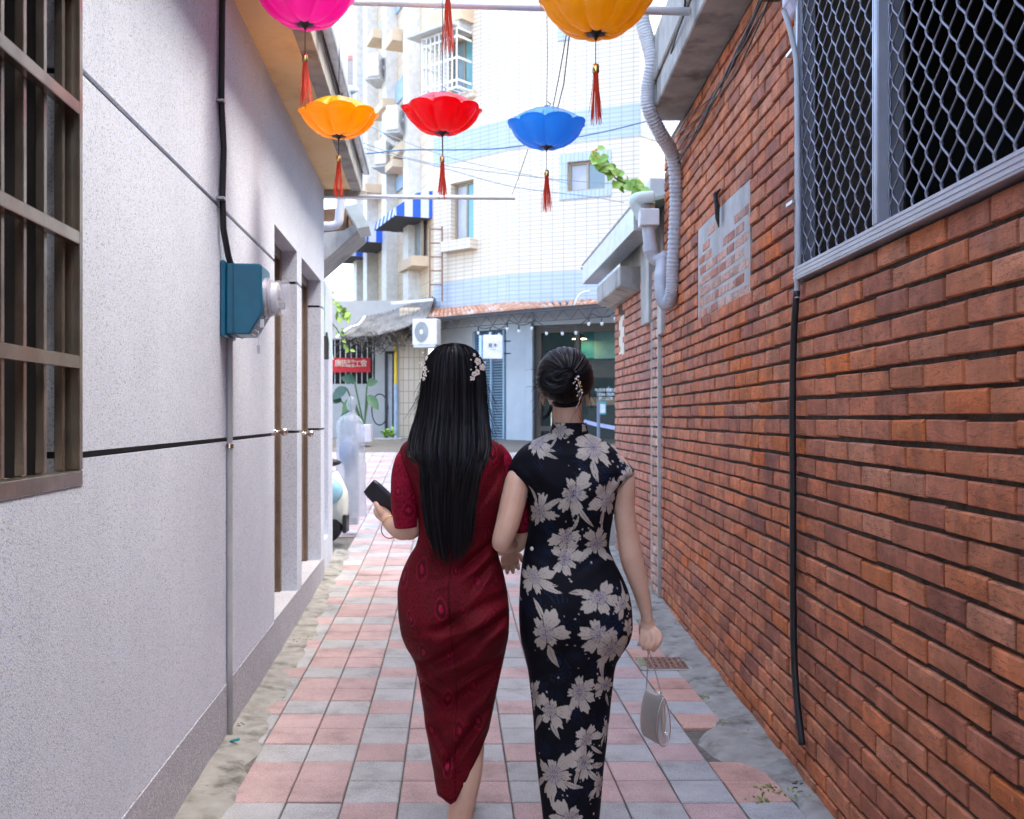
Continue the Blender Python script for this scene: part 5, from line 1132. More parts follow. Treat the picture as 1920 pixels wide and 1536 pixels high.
# hair: shell plus ribbons of strands
def hair_surface(out, back, depth, zbase):
    o = np.array(out, float); bk = np.array(back, float); dp = np.array(depth, float)
    def f(v, t):
        L, R = np.interp(v, o[:, 0], o[:, 1]), np.interp(v, o[:, 0], o[:, 2]); uc, hw = (L+R)/2, (R-L)/2
        t2 = np.clip(t, -1, 1); yb = np.interp(v, bk[:, 0], bk[:, 1]); d = np.interp(v, dp[:, 0], dp[:, 1])
        y = Y0+yb+d*(1-np.sqrt(np.clip(1-(t2*.985)**2, 0, 1))); return np.array([(uc+t*hw-CU)/KP, y, H+(CV-v)/KP])
    return f
def shell(mb, f, v0, v1, nv=60, nt=40, tmax=1.0):
    b0 = len(mb.v)
    for i in range(nv+1):
        for j in range(nt+1): mb.v.append(Vector(f(lerp(v0, v1, i/nv), lerp(-tmax, tmax, j/nt))))
    mb.f += [(b0+i*(nt+1)+j, b0+i*(nt+1)+j+1, b0+(i+1)*(nt+1)+j+1, b0+(i+1)*(nt+1)+j) for i in range(nv) for j in range(nt)]
rh = random.Random(31)
def ribbon(mb, pts, w, side=None):
    n = len(pts); b0 = len(mb.v); side = (side or Vector((0, 1, 0)))+Vector((rh.gauss(0, .45), rh.gauss(0, .2), rh.gauss(0, .3)))
    for i in range(n):
        d = (pts[min(i+1, n-1)]-pts[max(0, i-1)]).normalized(); s_ = d.cross(side)
        s_ = s_.normalized() if s_.length > 1e-5 else Vector((1, 0, 0)); wi = w*(math.sin(math.pi*min(1, .12+.88*(1-i/(n-1))))**.5 if i > n*.6 else 1)*(.25 if i == n-1 else 1)
        mb.v += [pts[i]-s_*wi/2, pts[i]+s_*wi/2]
    mb.f += [(b0+2*i, b0+2*i+1, b0+2*i+3, b0+2*i+2) for i in range(n-1)]
OUT1 = [(v, 851-57*math.sqrt(max(0, 1-((693-v)/50.5)**2)), 851+57*math.sqrt(max(0, 1-((693-v)/50.5)**2))) for v in (642.6, 643.2, 644, 645.5, 648, 652, 657, 663, 671, 682)]+[(705, 791, 911), (740, 787, 912), (770, 783, 914), (800, 778, 917), (828, 772, 921), (848, 772, 920), (862, 778, 916), (876, 786, 910)]
BK1 = [(642.6, .03), (643.2, .018), (644, .006), (646, -.016), (649, -.034), (654, -.052), (662, -.067), (685, -.078), (712, -.085), (750, -.082), (790, -.088), (830, -.112), (860, -.130), (876, -.130)]
DP1 = [(643, .01), (648, .04), (660, .10), (700, .125), (760, .12), (800, .10), (840, .085), (876, .05)]
OUT2 = [(780, 800, 905), (840, 796, 908), (870, 796, 906), (900, 797, 900), (940, 800, 892), (980, 805, 888), (1005, 811, 885), (1020, 816, 882), (1050, 824, 876)]
BK2 = [(780, -.06), (840, -.105), (880, -.122), (930, -.122), (980, -.112), (1050, -.096)]; DP2 = [(780, .04), (900, .03), (1034, .015)]
f1, f2 = hair_surface(OUT1, BK1, DP1, 0), hair_surface(OUT2, BK2, DP2, 0)
hb = MB(); hb.ball(at(851, 712, Y0+.03), .1, 28, 20, (.82, .92, .99)); shell(hb, f1, 642.6, 672, 24, 44, .98); shell(hb, f1, 672, 862, 60, 44, .97); shell(hb, f2, 782, 1018, 50, 30, .93)
CL = [(rh.uniform(-1, 1), rh.uniform(.02, .07), rh.uniform(-.004, .007), rh.gauss(0, .05), rh.uniform(-18, 30)) for _ in range(46)]
def clump(t):
    o = d = v = 0.0
    for c, w_, a_o, a_d, a_v in CL:
        g = math.exp(-((t-c)/w_)**2); o += g*a_o; d += g*(a_d-.5*(t-c)); v += g*a_v
    return o, d, v
for q in range(1900):
    t = rh.uniform(-1, 1); co, cd, cv_ = clump(t); dr = rh.gauss(0, .03)+cd; vend = min(930, max(800, rh.gauss(862, 17)+cv_*.9-12*abs(t))); off = co+rh.uniform(-.001, .006); ph = rh.uniform(0, 6)
    pts = []
    for k in range(17):
        w_ = k/16; v = 642.8+(vend-642.8)*w_**1.5; tt = (t+dr*w_*w_+.006*math.sin(ph+w_*7))*(1-.22*max(0, (v-858)/50)); p = Vector(f1(min(v, 874), tt))
        if v > 874: p.z = H+(CV-v)/KP
        p.y -= off*(.4+.6*w_)+.004*max(0, (w_-.8)/.2); pts.append(p)
    ribbon(hb, pts, rh.uniform(.0014, .0030))
for q in range(1500):
    t = rh.uniform(-1, 1); co, cd, cv_ = clump(t*.9+.05); dr = rh.gauss(0, .05)+cd; vend = rh.gauss(998, 20)+cv_*.8-8*abs(t); off = co*.8+rh.uniform(-.001, .007); ph = rh.uniform(0, 6); pts = []
    for k in range(15):
        v = lerp(790, min(vend, 1050), k/14); w_ = k/14; p = Vector(f2(v, t+dr*w_+.012*math.sin(ph+w_*6))); p.y -= off*(.4+.6*w_)+(.012*max(0, 1-abs(v-858)/60)); pts.append(p)
    ribbon(hb, pts, rh.uniform(.0014, .0028))
hcr = at(851, 711, Y0+.03)
for q in range(520):                                                    # over the crown from the forehead
    f_ = rh.uniform(-.97, .97); k_ = math.sqrt(1-f_*f_)*rh.uniform(1.0, 1.03); dr = rh.gauss(0, .05); pts = []
    for k in range(12): an = lerp(R_(20), R_(165), k/11); pts.append(hcr+Vector((.0885*(f_+dr*k/11*.4)*(1+.02*math.sin(an)), .100*k_*math.cos(an), .1045*k_*math.sin(an))))
    ribbon(hb, pts, rh.uniform(.0014, .003), Vector((0, math.cos(1.4), math.sin(1.4))))
for q in range(170):                                                     # fly-away strands
    s_ = rh.choice((-1, 1)); v0 = rh.uniform(690, 830); p = Vector(f1(v0, s_*rh.uniform(.9, 1.0))); d = Vector((s_*rh.uniform(.05, .5), rh.uniform(-.5, .3), -1)).normalized(); L = rh.uniform(.04, .12); cv = rh.uniform(-.4, .7); pts = []
    for k in range(8): pts.append(p.copy()); p = p+d*(L/7); d = (d+Vector((-s_*cv*.08, rh.uniform(-.05, .05), 0))).normalized()
    hb.tube(pts, .0005, 3, cap=False)
hair = hb.build('hair', M_hair, red, smooth=True)
def petal_flower(c, nrm, r, parent, k=5):
    nrm = nrm.normalized(); x = nrm.cross(Vector((0, 0, 1))).normalized(); y = nrm.cross(x); m = MB(); a0 = rh.uniform(0, 6)
    for i in range(k):
        a = a0+2*math.pi*i/k; d = x*math.cos(a)+y*math.sin(a); leaf(m, c, d, nrm, r, r*.95, .0, 4)
    fl_ = m.build('flower', M_petal, parent, smooth=True); m = MB(); m.ball(c+nrm*r*.12, r*.2, 8, 6); m.build('bead', M_gold, fl_, smooth=True)
for sgn, lst in ((1, ((892, 668, .006), (894, 680, .013), (900, 690, .012), (896, 700, .011), (890, 704, .009), (888, 712, .007))), (-1, ((801, 672, .006), (798, 682, .009), (797, 693, .010), (799, 703, .008), (798, 712, .007)))):
    cl_ = thing('hair_clip', '', ''); del cl_['label'], cl_['category']; cl_.parent = hair
    for u_, v_, r_2 in lst:
        t = (u_-851)/(62 if v_ > 690 else 54); p = Vector(f1(v_, t)); p.y -= .012; n_ = Vector((sgn*.75, -1, .1)); p = p+n_.normalized()*.006
        petal_flower(p, n_, r_2, cl_)
        for q in range(3): m = MB(); m.ball(p+Vector((rh.uniform(-.012, .012), -.004, rh.uniform(-.016, .016))), .0028, 8, 6); m.build('pearl', M_pearl, cl_, smooth=True)
# pleated purse in the hand
pc = at(719, 937, Y0+.20); ax = Vector((.66, -.05, -.62)).normalized(); nr = Vector((-.35, -.85, -.35)).normalized(); ay = nr.cross(ax).normalized(); nr = ax.cross(ay)
m = MB(); npl = 26; sec = []
for i in range(npl+1):
    t = i/npl; s_ = (t-.5)*.135; e_ = 1-.16*abs(2*t-1)**6; th_ = .011*(1+.18*(-1)**i)
    for a in np.linspace(0, 2*math.pi, 20, endpoint=False):
        ca, sa = math.cos(a), math.sin(a); m.v.append(pc+ax*s_+ay*(.037*e_*math.copysign(abs(ca)**.4, ca))+nr*(th_*e_*math.copysign(abs(sa)**.5, sa)))
m.f = [(i*20+k, i*20+(k+1) % 20, (i+1)*20+(k+1) % 20, (i+1)*20+k) for i in range(npl) for k in range(20)]+[tuple(range(20)), tuple(npl*20+k for k in range(20))]
tag(m.build('pleated_purse', grain('black satin', (.006, .006, .012), (.014, .014, .03), 20, .38, .2, 80), smooth=True, loc=pc), 'small black pleated purse held out in the hand of the figure in crimson', 'purse')

# ------------------------------------------------------------------ figure in black floral
blk_p = thing('person', 'figure with pinned-up hair in black floral cheongsam carrying a silver purse', 'person', at(1065, 782, Y0)-Vector((0, 0, H)))
BROWS = [(812, 1032, 1102, .052, .055, .03, 2.2), (818, 1018, 1116, .058, .06, .028, 2.2), (826, 1000, 1134, .066, .068, .022, 2.2), (838, 980, 1148, .078, .08, .014, 2.2), (852, 967, 1162, .086, .086, .008, 2.15), (868, 957, 1178, .092, .09, .005, 2.05), (880, 951, 1188, .096, .094, .003, 2.0), (887, 951, 1190, .098, .096, .002, 2.0), (896, 960, 1184, .100, .10, .001, 2.1), (906, 974, 1174, .102, .105, 0, 2.2), (918, 986, 1160, .103, .108, 0, 2.3),
    (940, 990, 1154, .102, .11, 0, 2.4), (965, 992, 1150, .098, .106, .005, 2.4), (1000, 990, 1145, .088, .095, .014, 2.35), (1025, 985, 1143, .084, .092, .017, 2.3), (1050, 980, 1151, .089, .094, .012, 2.3), (1080, 976, 1166, .102, .096, .003, 2.3), (1110, 974, 1178, .113, .098, -.004, 2.3), (1145, 973, 1184, .121, .098, -.008, 2.3), (1175, 974, 1185, .121, .097, -.008, 2.3), (1200, 977, 1180, .113, .095, -.003, 2.3),
    (1225, 983, 1166, .102, .092, .004, 2.3), (1252, 989, 1154, .093, .09, .01, 2.3), (1300, 995, 1148, .088, .088, .014, 2.3), (1350, 1000, 1143, .086, .086, .016, 2.3), (1400, 1003, 1138, .083, .084, .018, 2.3), (1450, 1008, 1132, .080, .082, .018, 2.3), (1500, 1014, 1128, .078, .08, .018, 2.3), (1565, 1021, 1122, .076, .078, .018, 2.3)]
def bdisp(c, V, back, U):
    d = -.018*gauss(V, 1165, 52)*(gauss(c, -.46, .34)+gauss(c, .46, .34))+.010*gauss(V, 1165, 50)*gauss(c, 0, .18)
    d = d+.010*gauss(V, 965, 80)*gauss(c, 0, .12)-.012*gauss(V, 890, 38)*(gauss(c, -.45, .25)+gauss(c, .45, .25))
    for k, (u0, v0, ang, w_, L_, A) in enumerate(((1120, 1225, 24, 10, 80, .006), (1040, 1215, -20, 10, 70, .005), (1130, 1245, 38, 10, 70, .006), (1030, 1245, -34, 10, 60, .005), (1010, 1040, 30, 8, 50, .004), (1120, 1040, -30, 8, 50, .004), (1065, 1025, 0, 7, 60, .003), (1080, 1320, 70, 12, 110, .005), (1040, 1400, 82, 11, 130, .005), (1100, 1420, 100, 11, 130, .005), (1010, 905, 50, 8, 40, .005), (1140, 905, -50, 8, 40, .005), (1070, 838, 0, 7, 60, .004))):
        a = R_(ang); dx, dy = U-u0, V-v0; al = dx*math.cos(a)+dy*math.sin(a); ac = -dx*math.sin(a)+dy*math.cos(a)
        d = d+A*np.exp(-(al/L_)**2)*(np.exp(-(ac/w_)**2)-.7*np.exp(-((ac-1.7*w_)/w_)**2))
    return np.where(back, d, 0)
BG = loft(BROWS, Y0, bdisp, res=.0024, nb=250)
FLW = [(1007, 830, 24), (1110, 838, 36), (1168, 855, 19), (1172, 893, 18), (1070, 922, 34), (1133, 935, 27), (1010, 957, 26), (1060, 1004, 24), (1056, 1040, 26), (1116, 1016, 26), (1000, 1075, 28), (1117, 1108, 32), (1162, 1124, 20), (1020, 1170, 34), (1118, 1172, 34), (1138, 1202, 30), (1173, 1170, 18), (1083, 1287, 32), (1133, 1278, 22), (1030, 1322, 28), (1002, 1296, 20), (1097, 1375, 25), (1092, 1418, 27), (1137, 1360, 18), (1037, 1440, 33), (1122, 1466, 17), (1067, 1522, 32), (1050, 812, 16)]
def floral(grid, flowers, seed=2):
    X, Y, Z, V, th, back = grid; S = arcs(grid); r_ = np.random.RandomState(seed); nb = int(back.sum())
    col = np.ones(S.shape+(3,))*np.array((.005, .0055, .010)); rel = np.zeros(S.shape); lay = []
    for u, v, R in flowers:
        i = int(np.argmin(np.abs(V[:, nb//2]-v))); x = (u-CU)/KP; j = int(np.argmin(np.abs(X[i, :nb]-x))); lay.append((S[i, j], Z[i, j], R/KP*1.2))
    for k in range(24):                                                   # the front and sides get flowers too
        lay.append((r_.choice((-1, 1))*r_.uniform(.24, .42), r_.uniform(.1, 1.2), r_.uniform(.03, .05)))
    navy = np.array((.010, .020, .062)); cream = np.array((.52, .46, .405))
    def lens(cx, cz, ang, L, W):
        dx, dz = S-cx, Z-cz; a = dx*math.cos(ang)+dz*math.sin(ang); b_ = -dx*math.sin(ang)+dz*math.cos(ang); b_ = b_-.25*a*a/L
        t = np.clip(a/L, 0, 1); w = W*np.sin(np.pi*t**.8)**.9; return (a > 0) & (a < L) & (np.abs(b_) < w), a, b_
    for cx, cz, R in lay:
        for q in range(3):                                                # sketchy navy leaves
            an = r_.uniform(0, 6.28); m, a, b_ = lens(cx+math.cos(an)*R*.8, cz+math.sin(an)*R*.8, an+r_.uniform(-.5, .5), R*r_.uniform(.9, 1.5), R*.34)
            ln = (np.abs(np.sin((b_*1.0+a*.55)*2*np.pi/.0075)) < .22) & m; col[ln] = navy*r_.uniform(.7, 1.5)
    for cx, cz, R in lay:
        for q in range(r_.randint(1, 4)):                                 # slim cream leaves
            an = r_.uniform(3.4, 6.0) if q else r_.uniform(0, 6.28); m, a, b_ = lens(cx+math.cos(an)*R*.55, cz+math.sin(an)*R*.55, an, R*r_.uniform(.8, 1.35), R*r_.uniform(.10, .17)); col[m] = cream*r_.uniform(.82, 1.02); col[m & (np.abs(b_) < .0007)] = cream*.25
        k = r_.randint(6, 9); Lp = r_.uniform(.62, 1.22, k); 
        if R > .03: Lp[r_.randint(k)] *= .55
        rot = r_.uniform(0, 6.28); sq = r_.uniform(.78, 1.0); tilt = r_.uniform(0, 3.14); dx, dz = S-cx, Z-cz; near = (np.abs(dx) < R*1.4) & (np.abs(dz) < R*1.4)
        xr = dx*math.cos(tilt)+dz*math.sin(tilt); zr = (-dx*math.sin(tilt)+dz*math.cos(tilt))/sq; rr_ = np.hypot(xr, zr); ph = (np.arctan2(zr, xr)+rot) % (2*np.pi)
        pk = ph*k/(2*np.pi); idx = np.clip(pk.astype(int), 0, k-1); t = pk-idx-.5
        rb = R*Lp[idx]*(1-.40*np.abs(2*t)**2.2+.06*np.sin(ph*k*3.3+cx*90)+.05*np.sin(ph*11+cz*70)+.03*np.sin(ph*29+cx*40)); ins = near & (rr_ < rb*1.08)
        sh = cream*r_.uniform(.88, 1.05); col[ins] = (sh[None, :]*(1-.16*((rr_/R)[ins] < .45)[:, None]))
        sep = ins & (np.abs(t) > .455) & (rr_ > .28*R); col[sep] = np.array((.05, .045, .055))
        vein = ins & (np.abs(np.sin(t*13+.4*np.sin(rr_*260))) < .2) & (rr_ > .3*R) & (rr_ < .82*R); col[vein] *= .58
        cen = ins & (rr_ < .20*R); ray = ins & (rr_ < .46*R) & (np.abs(np.sin(ph*7)) < .28); col[ray] = np.array((.17, .15, .27)); col[cen & (np.abs(np.sin(ph*5)) < .5)] = np.array((.10, .09, .20)); rel[ins] = .25
        for q in range(r_.randint(2, 7)):                                # sprays of small buds
            an = r_.uniform(0, 6.28); d = R*r_.uniform(1.02, 1.3); m = (S-cx-math.cos(an)*d)**2+(Z-cz-math.sin(an)*d)**2 < r_.uniform(.0016, .0034)**2; col[m] = cream*.95
    return col, rel
colb, relb = floral(BG, FLW)
M_print = clothmat('black floral print', .68, .0, .15, .12)
loft_mesh('dress', BG, M_print, blk_p, colb, relb)
CG = loft([(793, 1036, 1101, .056, .062, .032, 2.1), (800, 1035, 1102, .057, .062, .032, 2.1), (808, 1033, 1104, .059, .063, .031, 2.1), (820, 1029, 1107, .064, .065, .03, 2.1)], Y0, None, res=.002, nb=140)
colc, relc = floral(CG, [(1052, 806, 17), (1096, 802, 6)], 5)
co_ = loft_mesh('collar', CG, M_print, blk_p, colc, relc); co_.modifiers.new('solid', 'SOLIDIFY').thickness = .003
pe = MB(); pe.ball(at(998, 1029, Y0-.03), .0075, 12, 8); pe.build('pearl_button', M_pearl, blk_p, smooth=True)
b = MB()
chain(b, [at(1062, 730, Y0+.03), at(1064, 775, Y0+.034), at(1066, 815, Y0+.034)], [.049, .0465, .046], 16)
b.ball(at(1059, 714, Y0+.032), .1, 22, 16, (.71, .85, .90)); b.ball(at(1060, 742, Y0+.07), .07, 18, 12, (.82, .8, .92))
b.ball(at(1060, 726, Y0+.135), .016, 10, 8, (.8, 1, 1.3)); b.ball(at(1060, 742, Y0+.125), .014, 10, 8, (1.5, .7, .6))
for s_ in (-1, 1):
    b.ball(at(1060+s_*42, 744, Y0+.03), .019, 12, 9, (.42, .75, 1.35)); b.ball(at(1060+s_*40, 757, Y0+.034), .009, 8, 6, (.6, .8, 1.2))
chain(b, [at(1066, 842, Y0+.02), at(1068, 900, Y0+.005), at(1066, 1000, Y0+.016), at(1072, 1100, Y0), at(1075, 1170, Y0)], [.062, .078, .066, .084, .082], 16)
for s_ in (-1, 1): chain(b, [at(1067+s_*20, 850, Y0+.015), at(1067+s_*76, 872, Y0+.006)], [.034, .031], 12)
chain(b, [at(981, 872, Y0), at(970, 905, Y0-.02), at(962, 940, Y0-.04), at(951, 985, Y0-.065), at(943, 1008, Y0-.07), at(940, 1018, Y0-.066)], [.032, .040, .0405, .037, .033, .030], 16)
chain(b, [at(940, 1017, Y0-.066), at(944, 1018, Y0-.02), at(953, 1020, Y0+.06), at(957, 1026, Y0+.13), at(958, 1033, Y0+.165)], [.0305, .033, .031, .024, .019], 14)
chain(b, [at(958, 1031, Y0+.165), at(957, 1040, Y0+.178), at(955, 1048, Y0+.188)], [.019, .030, .030], 14, flat=.5)
for u0, u1, v1, v2 in ((944, 941, 1060, 1067), (952, 951, 1064, 1074), (960, 962, 1063, 1073), (968, 972, 1058, 1066)): chain(b, [at(u0, 1046, Y0+.19), at((u0+u1)/2, v1, Y0+.197), at(u1, v2, Y0+.193)], [.0095, .0085, .0068], 8)
chain(b, [at(968, 1036, Y0+.175), at(976, 1044, Y0+.172), at(980, 1052, Y0+.172)], [.011, .0095, .008], 8)
# right arm hanging, hand closed on the purse chain
YA = Y0-.005
chain(b, [at(1158, 872, YA), at(1169, 905, YA), at(1170, 950, YA), at(1176, 1000, YA-.005), at(1184, 1045, YA-.012), at(1190, 1068, YA-.012), at(1199, 1098, YA-.008), at(1207, 1128, YA), at(1212, 1152, YA+.004), at(1213, 1162, YA+.006)], [.032, .038, .0345, .0335, .0365, .034, .0285, .0235, .0185, .0185], 18)
chain(b, [at(1213, 1158, YA+.006), at(1214, 1172, YA+.006), at(1219, 1186, YA+.004)], [.0185, .0245, .0245], 16, flat=.55)
chain(b, [at(1229, 1182, YA-.004), at(1237, 1193, YA-.018), at(1234, 1207, YA-.030), at(1225, 1219, YA-.026)], [.0105, .0098, .0086, .0072], 10)
chain(b, [at(1222, 1186, YA-.006), at(1227, 1199, YA-.026), at(1222, 1213, YA-.034), at(1215, 1218, YA-.022)], [.0100, .0092, .0082, .0070], 10)
chain(b, [at(1213, 1188, YA-.004), at(1214, 1201, YA-.020), at(1210, 1212, YA-.026), at(1206, 1216, YA-.014)], [.0095, .0086, .0077, .0066], 10)
chain(b, [at(1204, 1184, YA-.001), at(1203, 1197, YA-.012), at(1200, 1206, YA-.016), at(1198, 1209, YA-.006)], [.0085, .0077, .0068, .0060], 10)
chain(b, [at(1204, 1172, YA+.010), at(1204, 1188, YA+.026), at(1210, 1203, YA+.022), at(1216, 1212, YA+.010)], [.0115, .0108, .0095, .008], 10)
for du, dy in ((-22, .02), (22, .02)):
    chain(b, [at(1070+du*1.4, 1180, Y0), at(1070+du, 1330, Y0+.02+dy*.5), at(1070+du*.9, 1400, Y0+.02+dy), at(1070+du*.8, 1480, Y0+.02+dy), at(1070+du*.8, 1570, Y0+.02+dy)], [.07, .05, .042, .038, .03], 16)
    x_ = (1070+du*.8-CU)/F*(Y0+.02+dy); y_ = Y0+.02+dy; chain(b, [(x_, y_, .09), (x_, y_+.03, .065), (x_, y_+.10, .035), (x_, y_+.17, .026), (x_, y_+.20, .024)], [.032, .034, .030, .027, .018], 12); shoe(x_, y_, blk_p)
remesh(b, 'body', M_skin, blk_p, .0034, 2)
# pinned-up hair
hc = at(1059, 710, Y0+.035); ea, eb, ec = .0895, .113, .098
def hp_(al, ph, k=1.0):
    z = ec*math.sin(al)*math.sin(ph); n_ = 1-.62*max(0, -z/ec-.42)
    return hc+Vector((ea*k*n_*math.sin(al)*math.cos(ph), -eb*k*math.cos(al), z*k*(1.0 if z > 0 else .92)))
hb = MB(); nA, nP = 26, 56; b0 = 0
for i in range(nA+1):
    for j in range(nP): 
        ph = 2*math.pi*j/nP; amax = 1.95 if math.sin(ph) > -.25 else lerp(1.95, 1.62, min(1, (-math.sin(ph)-.25)/.5)); hb.v.append(hp_(.05+(amax-.05)*i/nA, ph))
hb.f = [(i*nP+j, i*nP+(j+1) % nP, (i+1)*nP+(j+1) % nP, (i+1)*nP+j) for i in range(nA) for j in range(nP)]
hb.ball(at(1062, 750, Y0+.022), .1, 20, 14, (.50, .50, .36))
for q in range(1500):
    ph = rh.uniform(0, 2*math.pi); sn = math.sin(ph); amax = 1.95 if sn > -.25 else lerp(1.95, 1.64, min(1, (-sn-.25)/.5)); amax *= rh.uniform(.93, 1.0); tw = rh.uniform(.15, .5); off = 1.012+.014*math.sin(ph*23+1)*math.sin(ph*9)+rh.uniform(-.004, .016); pts = []
    for k in range(12): t = k/11; al = lerp(amax, .22, t); pts.append(hp_(al, ph-tw*t*t, off+.015*math.sin(t*3.1)))
    ribbon(hb, pts, rh.uniform(.0016, .003), (pts[6]-hc).normalized())
def bun(u_, v_, a, c, tube_r, y_, n, seed, rot=0):
    r6 = random.Random(seed); cc = at(u_, v_, y_); R2 = Matrix.Rotation(rot, 3, 'Y')
    def tp(th, ph, k): 
        rr_ = tube_r*k*(1+.15*math.sin(th+seed)); d = R2 @ Vector(((a+rr_*math.cos(ph))*math.cos(th), -rr_*math.sin(ph)*1.1-.012, (c+rr_*math.cos(ph))*math.sin(th))); return cc+d
    g0 = len(hb.v)
    for i in range(30):
        for j in range(14): hb.v.append(tp(2*math.pi*i/30, 2*math.pi*j/14, .95))
    hb.f.extend([(g0+i*14+j, g0+i*14+(j+1) % 14, g0+((i+1) % 30)*14+(j+1) % 14, g0+((i+1) % 30)*14+j) for i in range(30) for j in range(14)])
    for q in range(n):
        th, ph = r6.uniform(0, 6.28), r6.uniform(-.3, 3.4); L = r6.uniform(1.2, 2.6); tw = r6.uniform(.4, 1.2); k = r6.uniform(.98, 1.09); pts = [tp(th+L*s/11, ph+tw*s/11, k) for s in range(12)]; ribbon(hb, pts, r6.uniform(.0016, .003), Vector((0, 1, 0)))
bun(1042, 716, .031, .016, .019, Y0-.066, 460, 3, R_(10)); bun(1056, 705, .026, .008, .014, Y0-.072, 260, 5, R_(-16)); hb.ball(at(1044, 715, Y0-.06), .03, 14, 10, (1.2, .7, .8))
for q in range(110):                                                    # wisps at the nape and temples
    s_ = rh.choice((-1, -1, 1)); u0, v0 = (1060+s_*rh.uniform(36, 50), rh.uniform(690, 768)) if q % 9 else (rh.uniform(1030, 1092), rh.uniform(760, 772)); p = at(u0, v0, Y0+rh.uniform(-.03, .03)); d = Vector((s_*rh.uniform(.1, .7), rh.uniform(-.4, .1), rh.uniform(-1, .2))).normalized(); L = rh.uniform(.02, .06); pts = []
    for k in range(7): pts.append(p.copy()); p = p+d*(L/6); d = (d+Vector((-s_*.10, 0, -.06))).normalized()
    hb.tube(pts, .0005, 3, cap=False)
for q in range(50):                                                     # little bob of the crown's fluff
    ph = rh.uniform(.5, 2.6); p = hp_(1.3+rh.uniform(-.2, .3), ph, 1.02); d = (p-hc).normalized()+Vector((rh.uniform(-.6, .6), -.2, 0)); pts = [p+d*.004*k+Vector((0, 0, -.0006*k*k)) for k in range(6)]; hb.tube(pts, .0004, 3, cap=False)
for s_ in range(14):
    p = at(1034+rh.uniform(-3, 3), 762+rh.uniform(-4, 4), Y0-.02); pts = []; d = Vector((-.15, -.2, -1)).normalized()
    for k in range(8): pts.append(p.copy()); p = p+d*.0075; d = (d+Vector((-.16, 0, .05))).normalized()
    hb.tube(pts, [.0012-.00012*k for k in range(8)], 4, cap=False)
hair2 = hb.build('hair', M_hair, blk_p, smooth=True)
cb_ = thing('hair_comb', '', ''); del cb_['label'], cb_['category']; cb_.parent = hair2
for i in range(46):
    t = i/45; u_, v_ = lerp(1078, 1088, min(1, t*1.4))-(max(0, t-.75))*38, lerp(698, 767, t); sp = 7*math.sin(math.pi*min(1, t*1.25))+.6
    ph = 0; p = at(u_+rh.uniform(-sp, sp), v_+rh.uniform(-2, 2), Y0-.092+.0008*abs(v_-718)); m = MB(); m.ball(p, rh.uniform(.0016, .0038)*(1 if t < .75 else .55), 8, 6); m.build('bead', rh.choice([M_silver, M_pearl, M_silver, M_gold]), cb_, smooth=True)
m = MB(); m.tube(smooth_path([at(1077, 697, Y0-.074), at(1086, 722, Y0-.088), at(1090, 742, Y0-.072), at(1080, 766, Y0-.054)]), .0012, 5); m.build('spine', M_silver, cb_)

# silver purse on a chain
PYC = YA-.01
sp_ = thing('silver_purse', 'small silver clamshell evening purse hanging on a fine chain', 'purse', at(1226, 1340, PYC))
pa = R_(58); ex_, ey_ = Vector((math.cos(pa), math.sin(pa), 0)), Vector((-math.sin(pa), math.cos(pa), 0))     # ex_: long way (into the scene), ey_: thickness
ctr = at(1227, 1346, PYC)
def pp_(a, w_, k=1.0):                                                  # teardrop end profile: narrow at the clasp, full at the bottom
    th = a; z = .074*math.cos(th); t = (1-math.cos(th))/2; hw = .029*math.sin(th)**.9*(.35+.65*t**.6) if 0 < th < math.pi else 0
    return z*k, hw*k
prof_ = [pp_(a, 0) for a in np.linspace(.04, math.pi-.02, 18)]; ringp = [(z, h) for z, h in prof_]+[(z, -h) for z, h in prof_[::-1]]
LX = Vector((-.40, .92, 0)).normalized(); LE = Vector((.92, .40, 0)).normalized()
def pring(s, k): return [ctr+LX*s+LE*(h*k)+Vector((0, 0, z*(.9+.1*k))) for z, h in ringp]
m = MB(); secs = [(-.052, .90), (-.049, .97), (-.044, 1.0)]+[(q, 1.0) for q in np.linspace(-.035, .035, 8)]+[(.044, 1.0), (.052, .9)]
M_psil = grain('brushed champagne silver', (.42, .39, .37), (.52, .49, .46), 60, .32, .15, 40, .5, stretch=(8, 8, .4)); M_pend = plain('mirror silver', (.80, .84, .88), .14, .6)
n_ = len(ringp)
for s, k in secs: m.v += pring(s, k)
m.f = [(i*n_+k, i*n_+(k+1) % n_, (i+1)*n_+(k+1) % n_, (i+1)*n_+k) for i in range(len(secs)-1) for k in range(n_)]+[tuple((len(secs)-1)*n_+k for k in range(n_))]
m.build('shell', M_psil, sp_, smooth=True)
m = MB(); dish = [(-.0525, 1.0), (-.0545, .98), (-.0535, .88), (-.047, .62), (-.042, .30), (-.041, .04)]
for s, k in dish: m.v += [ctr+LX*s+LE*(h*k)+Vector((0, 0, z*k)) for z, h in ringp]
m.f = [(i*n_+k, i*n_+(k+1) % n_, (i+1)*n_+(k+1) % n_, (i+1)*n_+k) for i in range(len(dish)-1) for k in range(n_)]+[tuple((len(dish)-1)*n_+k for k in range(n_))]
m.build('end_dish', M_pend, sp_, smooth=True)
m = MB(); m.tube([ctr+LX*-.0535+LE*(h*1.0)+Vector((0, 0, z)) for z, h in ringp]+[ctr+LX*-.0535+LE*ringp[0][1]+Vector((0, 0, ringp[0][0]))], .0022, 6, cap=False); m.build('end_rim', M_chrome, sp_, smooth=True)
m = MB(); m.prism([ctr+LX*-.056+LE*e+Vector((0, 0, z)) for e, z in ((-.003, .07), (.003, .07), (.005, -.03), (-.002, -.03))], LX*.01); m.build('clasp_bar', plain('champagne metal', (.60, .54, .44), .35, .4), sp_, bevel=.001)
